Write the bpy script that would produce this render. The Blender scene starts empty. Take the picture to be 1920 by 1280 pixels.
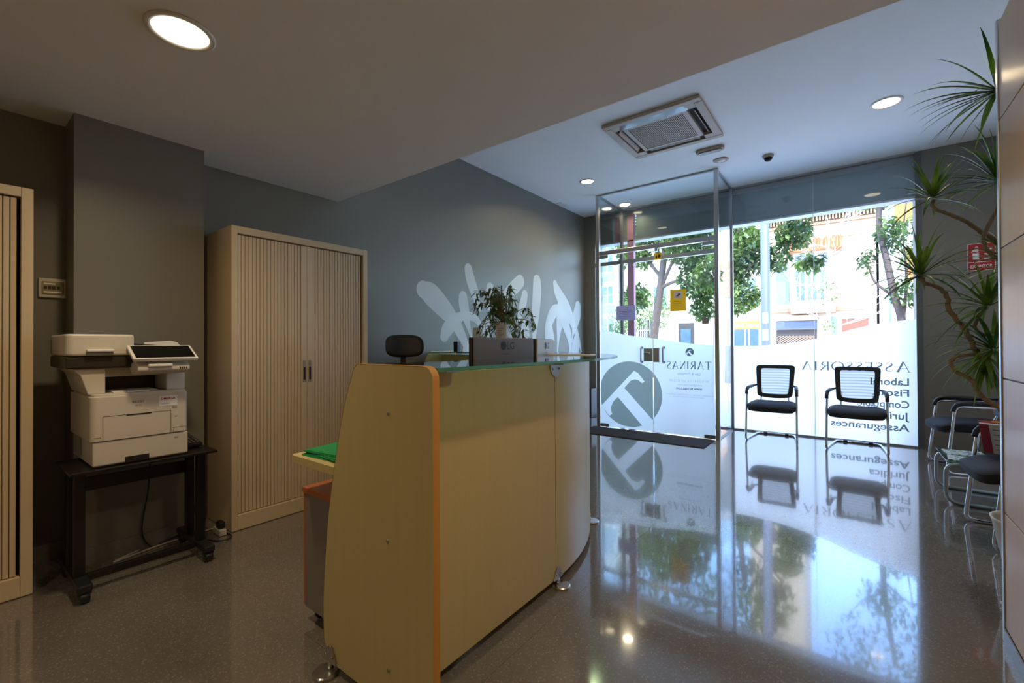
import bpy, bmesh, math, random
from mathutils import Vector, Matrix
from mathutils.geometry import delaunay_2d_cdt

S = bpy.context.scene
COL = S.collection
PI = math.pi

# ------------------------------------------------------------------ camera
cam = bpy.data.cameras.new('camera')
cam.sensor_width = 36.0
cam.lens = 831.5 / 1920 * 36.0
cam.clip_start = 0.02
cam.clip_end = 400
camo = bpy.data.objects.new('camera', cam)
COL.objects.link(camo)
yaw, pitch, roll = [math.radians(a) for a in (37.317, 0.409, -0.302)]
fw = Vector((-math.sin(yaw) * math.cos(pitch), math.cos(yaw) * math.cos(pitch), math.sin(pitch)))
rt = Vector((math.cos(yaw), math.sin(yaw), 0))
up = rt.cross(fw)
r2 = rt * math.cos(roll) + up * math.sin(roll)
u2 = -rt * math.sin(roll) + up * math.cos(roll)
m3 = Matrix((r2, u2, -fw)).transposed()
camo.matrix_world = Matrix.Translation((0, 0, 1.2)) @ m3.to_4x4()
S.camera = camo

# ------------------------------------------------------------------ view
S.view_settings.view_transform = 'Standard'
S.view_settings.look = 'None'
S.view_settings.gamma = 1
S.view_settings.use_curve_mapping = False
S.view_settings.exposure = 0.35

# ------------------------------------------------------------------ sky and sun
W = bpy.data.worlds.new('sky')
S.world = W
W.use_nodes = True
nt = W.node_tree
bg = nt.nodes['Background']
sky = nt.nodes.new('ShaderNodeTexSky')
sky.sky_type = 'NISHITA'
sky.sun_disc = False
sky.sun_elevation = math.radians(48)
sky.sun_rotation = math.radians(205)
sky.air_density = 1.0
sky.dust_density = 0.6
sky.ozone_density = 1.6
tn = nt.nodes.new('ShaderNodeMix'); tn.data_type = 'RGBA'; tn.blend_type = 'MULTIPLY'; tn.inputs[0].default_value = 1
tn.inputs[7].default_value = (0.84, 0.94, 1.10, 1)      # deep blue winter sky
nt.links.new(sky.outputs[0], tn.inputs[6]); nt.links.new(tn.outputs[2], bg.inputs[0])
bg.inputs[1].default_value = 1.7

sun = bpy.data.lights.new('sun', 'SUN')
sun.energy = 7.0
sun.angle = math.radians(0.6)
sun.color = (1.0, 0.93, 0.82)
suno = bpy.data.objects.new('sun', sun)
COL.objects.link(suno)
suno.location = (8, -20, 30)
sd = Vector((0.42, -0.70, 0.92))       # towards the sun: behind our building
suno.rotation_euler = sd.to_track_quat('Z', 'Y').to_euler()

# light portal in the shop front: guides sky light, gives none of its own
por = bpy.data.lights.new('window_portal', 'AREA')
por.shape = 'RECTANGLE'; por.size = 4.1; por.size_y = 2.9
por.cycles.is_portal = True
poro = bpy.data.objects.new('window_portal', por)
COL.objects.link(poro)
poro.location = (-1.4, 6.98, 1.46)
poro.rotation_euler = (math.radians(-90), 0, 0)

# ------------------------------------------------------------------ helpers
def srgb(r, g, b):
    def f(c):
        c /= 255.0
        return c / 12.92 if c <= 0.04045 else ((c + 0.055) / 1.055) ** 2.4
    return (f(r), f(g), f(b), 1)

def mat(name, col, rough=0.5, metal=0.0, noise=0.06, scale=6.0, stretch=(1, 1, 1), bump=0.0, spec=0.5,
        coat=0.0, ior=1.5, bscale=None):
    m = bpy.data.materials.new(name)
    m.use_nodes = True
    n = m.node_tree.nodes; l = m.node_tree.links
    p = n['Principled BSDF']
    p.inputs['Roughness'].default_value = rough
    p.inputs['Metallic'].default_value = metal
    p.inputs['Specular IOR Level'].default_value = spec
    p.inputs['IOR'].default_value = ior
    p.inputs['Coat Weight'].default_value = coat
    tc = n.new('ShaderNodeTexCoord'); mp = n.new('ShaderNodeMapping')
    mp.inputs['Scale'].default_value = stretch
    nz = n.new('ShaderNodeTexNoise')
    nz.inputs['Scale'].default_value = scale
    nz.inputs['Detail'].default_value = 4
    l.new(tc.outputs['Object'], mp.inputs[0]); l.new(mp.outputs[0], nz.inputs[0])
    mx = n.new('ShaderNodeMix'); mx.data_type = 'RGBA'
    a = [c * (1 - noise) for c in col[:3]] + [1]; b = [min(1, c * (1 + noise)) for c in col[:3]] + [1]
    mx.inputs[6].default_value = a; mx.inputs[7].default_value = b
    l.new(nz.outputs[0], mx.inputs[0]); l.new(mx.outputs[2], p.inputs['Base Color'])
    if bump:
        bz = n.new('ShaderNodeTexNoise'); bz.inputs['Scale'].default_value = bscale or scale * 20
        l.new(mp.outputs[0], bz.inputs[0])
        bp = n.new('ShaderNodeBump'); bp.inputs['Strength'].default_value = bump
        bp.inputs['Distance'].default_value = 0.002
        l.new(bz.outputs[0], bp.inputs['Height']); l.new(bp.outputs[0], p.inputs['Normal'])
    return m

def emit(name, col, s):
    m = bpy.data.materials.new(name); m.use_nodes = True
    n = m.node_tree.nodes; l = m.node_tree.links
    n.remove(n['Principled BSDF'])
    e = n.new('ShaderNodeEmission'); e.inputs[0].default_value = col; e.inputs[1].default_value = s
    l.new(e.outputs[0], n['Material Output'].inputs[0])
    return m

def glass(name, tint=(0.93, 0.97, 0.96, 1), f0=0.045, rough=0.0):
    m = bpy.data.materials.new(name); m.use_nodes = True
    n = m.node_tree.nodes; l = m.node_tree.links
    n.remove(n['Principled BSDF'])
    t = n.new('ShaderNodeBsdfTransparent'); t.inputs[0].default_value = tint
    g = n.new('ShaderNodeBsdfGlossy'); g.inputs['Roughness'].default_value = rough
    lw = n.new('ShaderNodeLayerWeight'); lw.inputs[0].default_value = 0.5
    p5 = n.new('ShaderNodeMath'); p5.operation = 'POWER'; p5.inputs[1].default_value = 5
    l.new(lw.outputs['Facing'], p5.inputs[0])
    ma = n.new('ShaderNodeMath'); ma.operation = 'MULTIPLY_ADD'; ma.inputs[1].default_value = 1 - f0; ma.inputs[2].default_value = f0
    l.new(p5.outputs[0], ma.inputs[0])
    mx = n.new('ShaderNodeMixShader')
    l.new(ma.outputs[0], mx.inputs[0]); l.new(t.outputs[0], mx.inputs[1]); l.new(g.outputs[0], mx.inputs[2])
    l.new(mx.outputs[0], n['Material Output'].inputs[0])
    return m

def tint(name, col):
    m = bpy.data.materials.new(name); m.use_nodes = True
    n = m.node_tree.nodes; l = m.node_tree.links
    n.remove(n['Principled BSDF'])
    t = n.new('ShaderNodeBsdfTransparent'); t.inputs[0].default_value = col
    d = n.new('ShaderNodeBsdfDiffuse'); d.inputs[0].default_value = (0.3, 0.33, 0.33, 1)
    mx = n.new('ShaderNodeMixShader'); mx.inputs[0].default_value = 0.12
    l.new(t.outputs[0], mx.inputs[1]); l.new(d.outputs[0], mx.inputs[2])
    l.new(mx.outputs[0], n['Material Output'].inputs[0])
    return m

def film(name):
    m = bpy.data.materials.new(name); m.use_nodes = True
    n = m.node_tree.nodes; l = m.node_tree.links
    n.remove(n['Principled BSDF'])
    t = n.new('ShaderNodeBsdfTranslucent'); t.inputs[0].default_value = (0.92, 0.85, 0.80, 1)
    d = n.new('ShaderNodeBsdfDiffuse'); d.inputs[0].default_value = (0.86, 0.84, 0.82, 1)
    mx = n.new('ShaderNodeMixShader'); mx.inputs[0].default_value = 0.2
    l.new(t.outputs[0], mx.inputs[1]); l.new(d.outputs[0], mx.inputs[2])
    l.new(mx.outputs[0], n['Material Output'].inputs[0])
    return m

def leafmat(name, c1, c2, scale=3, trans=0.45, rough=0.5):
    m = bpy.data.materials.new(name); m.use_nodes = True
    n = m.node_tree.nodes; l = m.node_tree.links
    p = n['Principled BSDF']; p.inputs['Roughness'].default_value = rough
    tc = n.new('ShaderNodeTexCoord'); nz = n.new('ShaderNodeTexNoise'); nz.inputs['Scale'].default_value = scale
    l.new(tc.outputs['Object'], nz.inputs[0])
    cr = n.new('ShaderNodeValToRGB')
    cr.color_ramp.elements[0].position = 0.35; cr.color_ramp.elements[0].color = c1
    cr.color_ramp.elements[1].position = 0.65; cr.color_ramp.elements[1].color = c2
    l.new(nz.outputs[0], cr.inputs[0]); l.new(cr.outputs[0], p.inputs['Base Color'])
    t = n.new('ShaderNodeBsdfTranslucent'); l.new(cr.outputs[0], t.inputs[0])
    mx = n.new('ShaderNodeMixShader'); mx.inputs[0].default_value = trans
    l.new(p.outputs[0], mx.inputs[1]); l.new(t.outputs[0], mx.inputs[2])
    l.new(mx.outputs[0], n['Material Output'].inputs[0])
    return m

def tag(o, label=None, cat=None, group=None, kind=None):
    if label: o['label'] = label
    if cat: o['category'] = cat
    if group: o['group'] = group
    if kind: o['kind'] = kind
    return o

def thing(name, label, cat, loc=(0, 0, 0), rz=0, group=None):
    o = bpy.data.objects.new(name, None); COL.objects.link(o)
    o.empty_display_size = 0.1
    o.location = loc; o.rotation_euler = (0, 0, rz)
    return tag(o, label, cat, group)

def dup(root, loc, rz, label=None):
    r = root.copy(); COL.objects.link(r); r.location = loc; r.rotation_euler = (0, 0, rz)
    if label: r['label'] = label
    for ch in list(root.children):
        c = ch.copy(); COL.objects.link(c); c.parent = r
        for g in list(ch.children):
            d = g.copy(); COL.objects.link(d); d.parent = c
    return r

class B:
    """collects shapes, build() links them as ONE mesh object"""
    def __init__(s):
        s.bm = bmesh.new()
    def add(s, vs, fs, M=None):
        bv = [s.bm.verts.new(M @ Vector(v) if M else v) for v in vs]
        for f in fs:
            try: s.bm.faces.new([bv[i] for i in f])
            except ValueError: pass
        return s
    def box(s, x0, x1, y0, y1, z0, z1, bev=0.0, seg=2, M=None):
        t = bmesh.new()
        vs = [t.verts.new(v) for v in ((x0, y0, z0), (x1, y0, z0), (x1, y1, z0), (x0, y1, z0), (x0, y0, z1), (x1, y0, z1), (x1, y1, z1), (x0, y1, z1))]
        for f in ((0, 3, 2, 1), (4, 5, 6, 7), (0, 1, 5, 4), (1, 2, 6, 5), (2, 3, 7, 6), (3, 0, 4, 7)):
            t.faces.new([vs[i] for i in f])
        if bev:
            bmesh.ops.bevel(t, geom=t.edges[:], offset=bev, segments=seg, affect='EDGES', profile=0.5)
        s.merge(t, M); return s
    def merge(s, t, M=None):
        if M: bmesh.ops.transform(t, matrix=M, verts=t.verts)
        t.verts.index_update()
        mp = [s.bm.verts.new(v.co) for v in t.verts]
        for f in t.faces:
            try:
                nf = s.bm.faces.new([mp[v.index] for v in f.verts]); nf.smooth = f.smooth
            except ValueError: pass
        t.free()
    def prism(s, poly, axis, a, b, bev=0.0):
        """poly of 2-D points extruded along axis from a to b. axis x:(y,z) y:(x,z) z:(x,y)"""
        def P(p, c):
            return {'x': (c, p[0], p[1]), 'y': (p[0], c, p[1]), 'z': (p[0], p[1], c)}[axis]
        n = len(poly)
        t = bmesh.new()
        A = [t.verts.new(P(p, a)) for p in poly]; C = [t.verts.new(P(p, b)) for p in poly]
        t.faces.new(A); t.faces.new(C[::-1])
        for i in range(n):
            t.faces.new((A[i], C[i], C[(i + 1) % n], A[(i + 1) % n]))
        bmesh.ops.recalc_face_normals(t, faces=t.faces)
        if bev:
            bmesh.ops.bevel(t, geom=t.edges[:], offset=bev, segments=2, affect='EDGES', profile=0.5)
        s.merge(t); return s
    def tube(s, pts, r, n=10, cap=True):
        pts = [Vector(p) for p in pts]
        rs = r if isinstance(r, (list, tuple)) else [r] * len(pts)
        rings = []
        ref = None
        for i, p in enumerate(pts):
            d = (pts[min(i + 1, len(pts) - 1)] - pts[max(i - 1, 0)]).normalized()
            if ref is None:
                ref = d.orthogonal().normalized()
            else:
                ref = (ref - d * ref.dot(d))
                ref = ref.normalized() if ref.length > 1e-6 else d.orthogonal().normalized()
            q = d.cross(ref)
            rings.append([s.bm.verts.new(p + (ref * math.cos(2 * PI * k / n) + q * math.sin(2 * PI * k / n)) * rs[i]) for k in range(n)])
        for a, b in zip(rings, rings[1:]):
            for k in range(n):
                f = s.bm.faces.new((a[k], a[(k + 1) % n], b[(k + 1) % n], b[k])); f.smooth = True
        if cap:
            s.bm.faces.new(rings[0][::-1]); s.bm.faces.new(rings[-1])
        return s
    def lathe(s, prof, c=(0, 0, 0), n=32, axis='z', smooth=True):
        rings = []
        for r, h in prof:
            ring = []
            for k in range(n):
                a = 2 * PI * k / n
                u, v = max(r, 1e-4) * math.cos(a), max(r, 1e-4) * math.sin(a)
                co = {'z': (u, v, h), 'y': (u, h, v), 'x': (h, u, v)}[axis]
                ring.append(s.bm.verts.new(Vector(co) + Vector(c)))
            rings.append(ring)
        for a, b in zip(rings, rings[1:]):
            for k in range(n):
                f = s.bm.faces.new((a[k], a[(k + 1) % n], b[(k + 1) % n], b[k])); f.smooth = smooth
        s.bm.faces.new(rings[0][::-1]); s.bm.faces.new(rings[-1])
        return s
    def build(s, name, m, parent=None, smooth=False, subd=0, label=None):
        bmesh.ops.recalc_face_normals(s.bm, faces=s.bm.faces)
        me = bpy.data.meshes.new(name); s.bm.to_mesh(me); s.bm.free()
        if smooth:
            for p in me.polygons: p.use_smooth = True
        me.materials.append(m)
        o = bpy.data.objects.new(name, me); COL.objects.link(o)
        if parent: o.parent = parent
        if subd:
            md = o.modifiers.new('subd', 'SUBSURF'); md.levels = subd; md.render_levels = subd
        if label: o['label'] = label
        return o

def flatmesh(name, verts, faces, m, parent=None):
    me = bpy.data.meshes.new(name); me.from_pydata(verts, [], faces); me.update()
    me.materials.append(m)
    o = bpy.data.objects.new(name, me); COL.objects.link(o)
    if parent: o.parent = parent
    return o

def smoothpath(pts, k=6):
    P = [Vector(p) for p in pts]
    out = []
    for i in range(len(P) - 1):
        p0 = P[max(i - 1, 0)]; p1 = P[i]; p2 = P[i + 1]; p3 = P[min(i + 2, len(P) - 1)]
        for j in range(k):
            t = j / k
            out.append(0.5 * ((2 * p1) + (p2 - p0) * t + (2 * p0 - 5 * p1 + 4 * p2 - p3) * t * t + (3 * p1 - p0 - 3 * p2 + p3) * t ** 3))
    out.append(P[-1])
    return out

def roundpath(pts, r=0.04, k=5):
    """polyline with rounded corners"""
    P = [Vector(p) for p in pts]
    out = [P[0]]
    for i in range(1, len(P) - 1):
        a = (P[i - 1] - P[i]); b = (P[i + 1] - P[i])
        rr = min(r, a.length * 0.49, b.length * 0.49)
        s_ = P[i] + a.normalized() * rr; e = P[i] + b.normalized() * rr
        for j in range(k + 1):
            t = j / k
            out.append(s_.lerp(P[i], t).lerp(P[i].lerp(e, t), t))
    out.append(P[-1])
    return out

def text_mesh(txt, bold=0.0):
    cu = bpy.data.curves.new('t', 'FONT'); cu.body = txt; cu.offset = bold
    cu.size = 1; cu.resolution_u = 4
    o = bpy.data.objects.new('t', cu); COL.objects.link(o)
    dg = bpy.context.evaluated_depsgraph_get()
    me = bpy.data.meshes.new_from_object(o.evaluated_get(dg))
    vs = [v.co.copy() for v in me.vertices]; fs = [tuple(p.vertices) for p in me.polygons]
    bpy.data.objects.remove(o); bpy.data.curves.remove(cu); bpy.data.meshes.remove(me)
    return vs, fs

def place_text(b, txt, fn, w=None, h=None, bold=0.0, just='l'):
    """fn maps text plane (u,v) to 3-D; u starts at 0, runs 0..w, v 0..h"""
    vs, fs = text_mesh(txt, bold)
    x0 = min(v.x for v in vs); x1 = max(v.x for v in vs); y1 = max(v.y for v in vs)
    y0 = 0
    su = (w / (x1 - x0)) if w else None
    sv = (h / y1) if h else None
    if su is None: su = sv
    if sv is None: sv = su
    W_ = (x1 - x0) * su
    off = {'l': 0, 'c': -W_ / 2, 'r': -W_}[just]
    b.add([fn((v.x - x0) * su + off, (v.y - y0) * sv) for v in vs], fs)

# thick and thin stroked capitals with serifs, for the classical lettering
def rib(p, q, w):
    p = Vector(p); q = Vector(q); d = (q - p).normalized(); n = Vector((-d.y, d.x)) * w / 2
    return [p + n, q + n, q - n, p - n]

def curve_rib(pts, ws):
    P = [Vector(p) for p in pts]; L = []; R_ = []
    for i, p in enumerate(P):
        d = (P[min(i + 1, len(P) - 1)] - P[max(i - 1, 0)]).normalized(); n = Vector((-d.y, d.x)) * ws[i] / 2
        L.append(p + n); R_.append(p - n)
    return [[L[i], L[i + 1], R_[i + 1], R_[i]] for i in range(len(P) - 1)]

def glyph(c):
    TK, TN = 0.13, 0.05
    q = []
    if c == 'T': q = [rib((.36, 0), (.36, .96), TK), rib((.02, .97), (.70, .97), TN), rib((.03, .99), (.03, .80), TN), rib((.69, .99), (.69, .80), TN), rib((.24, .015), (.48, .015), .03)]; w = .76
    elif c == 'A': q = [rib((.08, 0), (.40, 1), TN), rib((.40, 1), (.74, 0), TK), rib((.19, .34), (.60, .34), TN), rib((0, .015), (.18, .015), .03), rib((.60, .015), (.86, .015), .03)]; w = .86
    elif c == 'R':
        q = [rib((.14, 0), (.14, 1), TK), rib((.03, .015), (.26, .015), .03), rib((.32, .5), (.66, 0), TK), rib((.6, .015), (.76, .015), .03)]
        pts = [(.14, .975), (.34, .975)] + [(.34 + .22 * math.sin(a), .745 + .23 * math.cos(a)) for a in [PI * i / 8 for i in range(1, 8)]] + [(.34, .515), (.14, .515)]
        q += curve_rib(pts, [TN, TN, .07, .1, .13, .13, .13, .1, .07, TN, TN]); w = .78
    elif c == 'I': q = [rib((.14, 0), (.14, 1), TK), rib((.03, .015), (.25, .015), .03), rib((.03, .985), (.25, .985), .03)]; w = .28
    elif c == 'N': q = [rib((.12, 0), (.12, 1), TN), rib((.10, 1), (.68, 0), TK), rib((.68, 0), (.68, 1), TN), rib((.02, .015), (.22, .015), .03), rib((.58, .985), (.78, .985), .03)]; w = .80
    elif c == 'E': q = [rib((.14, 0), (.14, 1), TK), rib((.03, .975), (.5, .975), TN), rib((.14, .52), (.42, .52), TN), rib((.03, .025), (.54, .025), TN), rib((.5, 1), (.5, .84), TN), rib((.54, 0), (.54, .18), TN), rib((.42, .6), (.42, .44), TN)]; w = .58
    elif c == 'O':
        n = 24; pts = [(.45 + .40 * math.cos(2 * PI * i / n), .5 + .48 * math.sin(2 * PI * i / n)) for i in range(n + 1)]
        q = curve_rib(pts, [TN + (TK - TN) * abs(math.cos(2 * PI * i / n)) for i in range(n + 1)]); w = .9
    elif c == 'S':
        pts = [(.47, .80), (.44, .91), (.30, .975), (.16, .92), (.10, .78), (.16, .65), (.30, .54), (.43, .42), (.49, .27), (.42, .09), (.26, .025), (.10, .09), (.05, .22)]
        q = curve_rib(pts, [.03, .05, .05, .07, .11, .12, .13, .12, .11, .07, .05, .05, .03]); w = .54
    return q, w

def serif_text(b, txt, fn, width, height, scaps=1.0):
    tot = 0; gs = []
    for i, c in enumerate(txt):
        q, w = glyph(c); k = 1.0 if i == 0 else scaps
        gs.append((q, tot, k)); tot += (w + .10) * k
    sx = width / (tot - .1)
    for q, x, k in gs:
        for poly in q:
            b.add([fn((x + p.x * k) * sx, p.y * height * k) for p in poly], [tuple(range(len(poly)))])

def cut_poly(outer, hole, keep):
    """triangles of outer minus hole, filtered by keep(x,z)"""
    vs = [Vector(p) for p in outer] + [Vector(p) for p in hole]
    n = len(outer)
    ed = [(i, (i + 1) % n) for i in range(n)] + [(n + i, n + (i + 1) % len(hole)) for i in range(len(hole))]
    r = delaunay_2d_cdt(vs, ed, [], 0, 1e-6)
    def inside(p, poly):
        c = False
        for i in range(len(poly)):
            a = poly[i]; b_ = poly[i - 1]
            if (a[1] > p[1]) != (b_[1] > p[1]) and p[0] < (b_[0] - a[0]) * (p[1] - a[1]) / (b_[1] - a[1]) + a[0]: c = not c
        return c
    fs = []
    for f in r[2]:
        cx = sum(r[0][i].x for i in f) / len(f); cy = sum(r[0][i].y for i in f) / len(f)
        if inside((cx, cy), outer) and not inside((cx, cy), hole) and keep(cx, cy): fs.append(tuple(f))
    return [tuple(v) for v in r[0]], fs

def clip(poly, ax, v, sign):
    out = []
    n = len(poly)
    for i in range(n):
        a = poly[i]; b_ = poly[(i + 1) % n]
        ia = (a[ax] - v) * sign >= 0; ib = (b_[ax] - v) * sign >= 0
        if ia: out.append(a)
        if ia != ib:
            t = (v - a[ax]) / (b_[ax] - a[ax]); out.append((a[0] + t * (b_[0] - a[0]), a[1] + t * (b_[1] - a[1])))
    return out

# ------------------------------------------------------------------ materials
M = {}
M['ceil'] = mat('ceiling_paint', srgb(240, 238, 234), 0.85, noise=0.02)
M['grey'] = mat('dark_grey_wall_paint', srgb(118, 115, 104), 0.45, noise=0.03, scale=2, bump=0.05)
M['grey_out'] = mat('facade_render', srgb(170, 165, 155), 0.8)
M['skirt'] = mat('terrazzo_skirting', srgb(120, 116, 108), 0.35, noise=0.2, scale=60)
M['beige'] = mat('beige_metal', srgb(205, 184, 150), 0.38, noise=0.03)
M['beige2'] = mat('beige_tambour', srgb(205, 186, 156), 0.32, noise=0.06, scale=5, stretch=(1, 12, 0.3))
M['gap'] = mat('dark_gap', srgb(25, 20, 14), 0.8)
M['maple'] = mat('maple_laminate', srgb(200, 182, 126), 0.36, noise=0.05, scale=3, stretch=(14, 14, 0.5))
M['maple_edge'] = mat('maple_edge_band', srgb(205, 150, 70), 0.4, noise=0.08, scale=8)
M['chrome'] = mat('chrome', (0.75, 0.76, 0.78, 1), 0.12, 1.0, noise=0.01)
M['steel'] = mat('brushed_steel', (0.52, 0.51, 0.49, 1), 0.28, 1.0, noise=0.05)
M['alu'] = mat('grey_aluminium', (0.42, 0.42, 0.42, 1), 0.35, 0.9, noise=0.03)
M['black'] = mat('black_plastic', srgb(26, 26, 27), 0.42, noise=0.1)
M['blackm'] = mat('black_painted_metal', srgb(20, 19, 18), 0.35, noise=0.1)
M['fabric'] = mat('black_seat_fabric', srgb(24, 25, 29), 0.75, noise=0.15, scale=40, bump=0.3, bscale=300)
M['leather'] = mat('black_leatherette', srgb(15, 15, 17), 0.6, noise=0.1, bump=0.1)
M['white'] = mat('white_plastic', srgb(225, 222, 214), 0.4, noise=0.02)
M['offwhite'] = mat('off_white_plastic', srgb(206, 198, 182), 0.42, noise=0.02)
M['greypl'] = mat('grey_plastic', srgb(150, 146, 138), 0.45, noise=0.03)
M['screen'] = mat('dark_screen', srgb(14, 14, 15), 0.12, noise=0.02)
M['monback'] = mat('monitor_back_grey', srgb(98, 92, 86), 0.4, noise=0.05)
M['ink'] = mat('black_ink', srgb(30, 30, 30), 0.6)
M['inkgrey'] = mat('grey_ink', srgb(95, 95, 95), 0.6)
M['red'] = mat('sign_red', srgb(170, 22, 22), 0.4)
M['paper'] = mat('white_paper', srgb(236, 234, 230), 0.7)
M['yellow'] = mat('yellow_sticker', srgb(240, 200, 20), 0.5)
M['yellowpaper'] = mat('yellow_paper', srgb(238, 205, 96), 0.6)
M['greenfolder'] = mat('green_card', srgb(16, 140, 72), 0.6)
M['pedgrey'] = mat('grey_laminate', srgb(128, 122, 112), 0.5)
M['cherry'] = mat('cherry_laminate', srgb(178, 100, 48), 0.35, noise=0.12, scale=4, stretch=(1, 14, 14))
M['mat'] = mat('entrance_mat_black', srgb(44, 44, 47), 0.9, noise=0.25, scale=150, bump=0.5, bscale=500)
M['glass'] = glass('clear_glass')
M['frontglass'] = glass('shopfront_glass', (0.96, 0.98, 0.98, 1))
M['topglass'] = glass('green_counter_glass', (0.62, 0.80, 0.74, 1), 0.06)
M['topedge'] = mat('green_glass_edge', srgb(70, 140, 122), 0.15, spec=0.8)
M['film'] = film('frosted_film')
M['letter'] = tint('grey_vinyl', (0.13, 0.15, 0.16, 1))
M['letter2'] = tint('pale_grey_vinyl', (0.45, 0.47, 0.48, 1))
M['circle'] = tint('grey_green_vinyl', (0.37, 0.41, 0.37, 1))
M['lockplate'] = mat('satin_lock_plate', srgb(176, 180, 172), 0.4, 0.25)
M['lampglow'] = emit('lamp_diffuser_glow', (1, 0.84, 0.6, 1), 4.5)
M['acbeige'] = mat('warm_grey_plastic', srgb(176, 156, 136), 0.5, noise=0.03)
M['flap'] = mat('glossy_flap', srgb(200, 208, 215), 0.08, 0.6)
M['fascia'] = mat('fascia_metal', srgb(150, 164, 166), 0.4, 0.2, noise=0.04)
M['pink'] = mat('pink_pilaster', srgb(205, 148, 165), 0.6)
M['terracotta'] = mat('terracotta_tiles', srgb(168, 98, 56), 0.8, noise=0.25, scale=12)
M['bark'] = mat('grey_brown_bark', srgb(88, 72, 64), 0.9, noise=0.3, scale=9, bump=0.8, bscale=30)
M['palebark'] = mat('pale_bark', srgb(186, 166, 152), 0.9, noise=0.2, scale=9)
M['cane'] = mat('tan_woody_stem', srgb(150, 120, 86), 0.8, noise=0.25, scale=40, bump=0.6, bscale=120)
M['leaf'] = leafmat('street_leaf', srgb(36, 62, 32), srgb(112, 134, 62), 1.2, 0.4)
M['ficus'] = leafmat('weeping_fig_leaf', srgb(44, 74, 34), srgb(124, 146, 78), 20, 0.25)
M['dracaena'] = leafmat('dragon_tree_leaf', srgb(42, 84, 26), srgb(130, 160, 50), 6, 0.35, 0.35)
M['palm'] = leafmat('pale_leaf', srgb(84, 112, 44), srgb(130, 148, 72), 2, 0.5)

# polished terrazzo floor
def terrazzo():
    m = bpy.data.materials.new('polished_terrazzo'); m.use_nodes = True
    n = m.node_tree.nodes; l = m.node_tree.links
    p = n['Principled BSDF']
    tc = n.new('ShaderNodeTexCoord')
    v1 = n.new('ShaderNodeTexVoronoi'); v1.inputs['Scale'].default_value = 210
    v2 = n.new('ShaderNodeTexNoise'); v2.inputs['Scale'].default_value = 1.3; v2.inputs['Detail'].default_value = 5
    l.new(tc.outputs['Object'], v1.inputs[0]); l.new(tc.outputs['Object'], v2.inputs[0])
    cr = n.new('ShaderNodeValToRGB'); e = cr.color_ramp.elements
    e[0].position = 0.0; e[0].color = srgb(112, 107, 100)
    e[1].position = 1.0; e[1].color = srgb(131, 125, 117)
    e2 = cr.color_ramp.elements.new(0.90); e2.color = srgb(121, 115, 107)
    e3 = cr.color_ramp.elements.new(0.95); e3.color = srgb(152, 146, 137)
    sep = n.new('ShaderNodeSeparateColor'); l.new(v1.outputs['Color'], sep.inputs[0]); l.new(sep.outputs[0], cr.inputs[0])
    mx = n.new('ShaderNodeMix'); mx.data_type = 'RGBA'; mx.blend_type = 'MULTIPLY'; mx.inputs[0].default_value = 1
    c2 = n.new('ShaderNodeValToRGB'); c2.color_ramp.elements[0].color = (0.8, 0.8, 0.8, 1); c2.color_ramp.elements[1].color = (1, 1, 1, 1)
    c2.color_ramp.elements[0].position = .35; c2.color_ramp.elements[1].position = .65
    l.new(v2.outputs[0], c2.inputs[0]); l.new(cr.outputs[0], mx.inputs[6]); l.new(c2.outputs[0], mx.inputs[7])
    # fine slab joints
    br = n.new('ShaderNodeTexBrick'); br.offset = 0
    br.inputs['Scale'].default_value = 1; br.inputs['Mortar Size'].default_value = 0.0012; br.inputs['Brick Width'].default_value = 1.9; br.inputs['Row Height'].default_value = 1.9
    br.inputs['Color1'].default_value = br.inputs['Color2'].default_value = (1, 1, 1, 1); br.inputs['Mortar'].default_value = (0.55, 0.55, 0.55, 1)
    mp = n.new('ShaderNodeMapping'); mp.inputs['Location'].default_value = (1.05, 0.95, 0)
    l.new(tc.outputs['Object'], mp.inputs[0]); l.new(mp.outputs[0], br.inputs[0])
    m2 = n.new('ShaderNodeMix'); m2.data_type = 'RGBA'; m2.blend_type = 'MULTIPLY'; m2.inputs[0].default_value = 1
    l.new(mx.outputs[2], m2.inputs[6]); l.new(br.outputs[0], m2.inputs[7])
    l.new(m2.outputs[2], p.inputs['Base Color'])
    p.inputs['Roughness'].default_value = 0.11
    p.inputs['IOR'].default_value = 1.7
    p.inputs['Coat Weight'].default_value = 0.75; p.inputs['Coat Roughness'].default_value = 0.035; p.inputs['Coat IOR'].default_value = 1.6
    b1 = n.new('ShaderNodeTexNoise'); b1.inputs['Scale'].default_value = 220
    l.new(tc.outputs['Object'], b1.inputs[0])
    bp = n.new('ShaderNodeBump'); bp.inputs['Strength'].default_value = 0.04; bp.inputs['Distance'].default_value = 0.001
    l.new(b1.outputs[0], bp.inputs['Height']); l.new(bp.outputs[0], p.inputs['Normal'])
    return m
M['floor'] = terrazzo()
M['panel'] = mat('glossy_beige_panel', srgb(210, 172, 126), 0.26, noise=0.04, scale=3, stretch=(1, 12, 0.6), spec=0.16, ior=1.35)

# ------------------------------------------------------------------ setting
WX, YW, HC, HL, YS = -3.62, 6.82, 3.38, 2.48, 2.20      # left wall, shop front, ceilings, step
YB, RX = -3.0, 1.50

def struct(name, b, m, parent=None):
    o = b.build(name, m, parent)
    if not parent: o['kind'] = 'structure'
    return o

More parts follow.
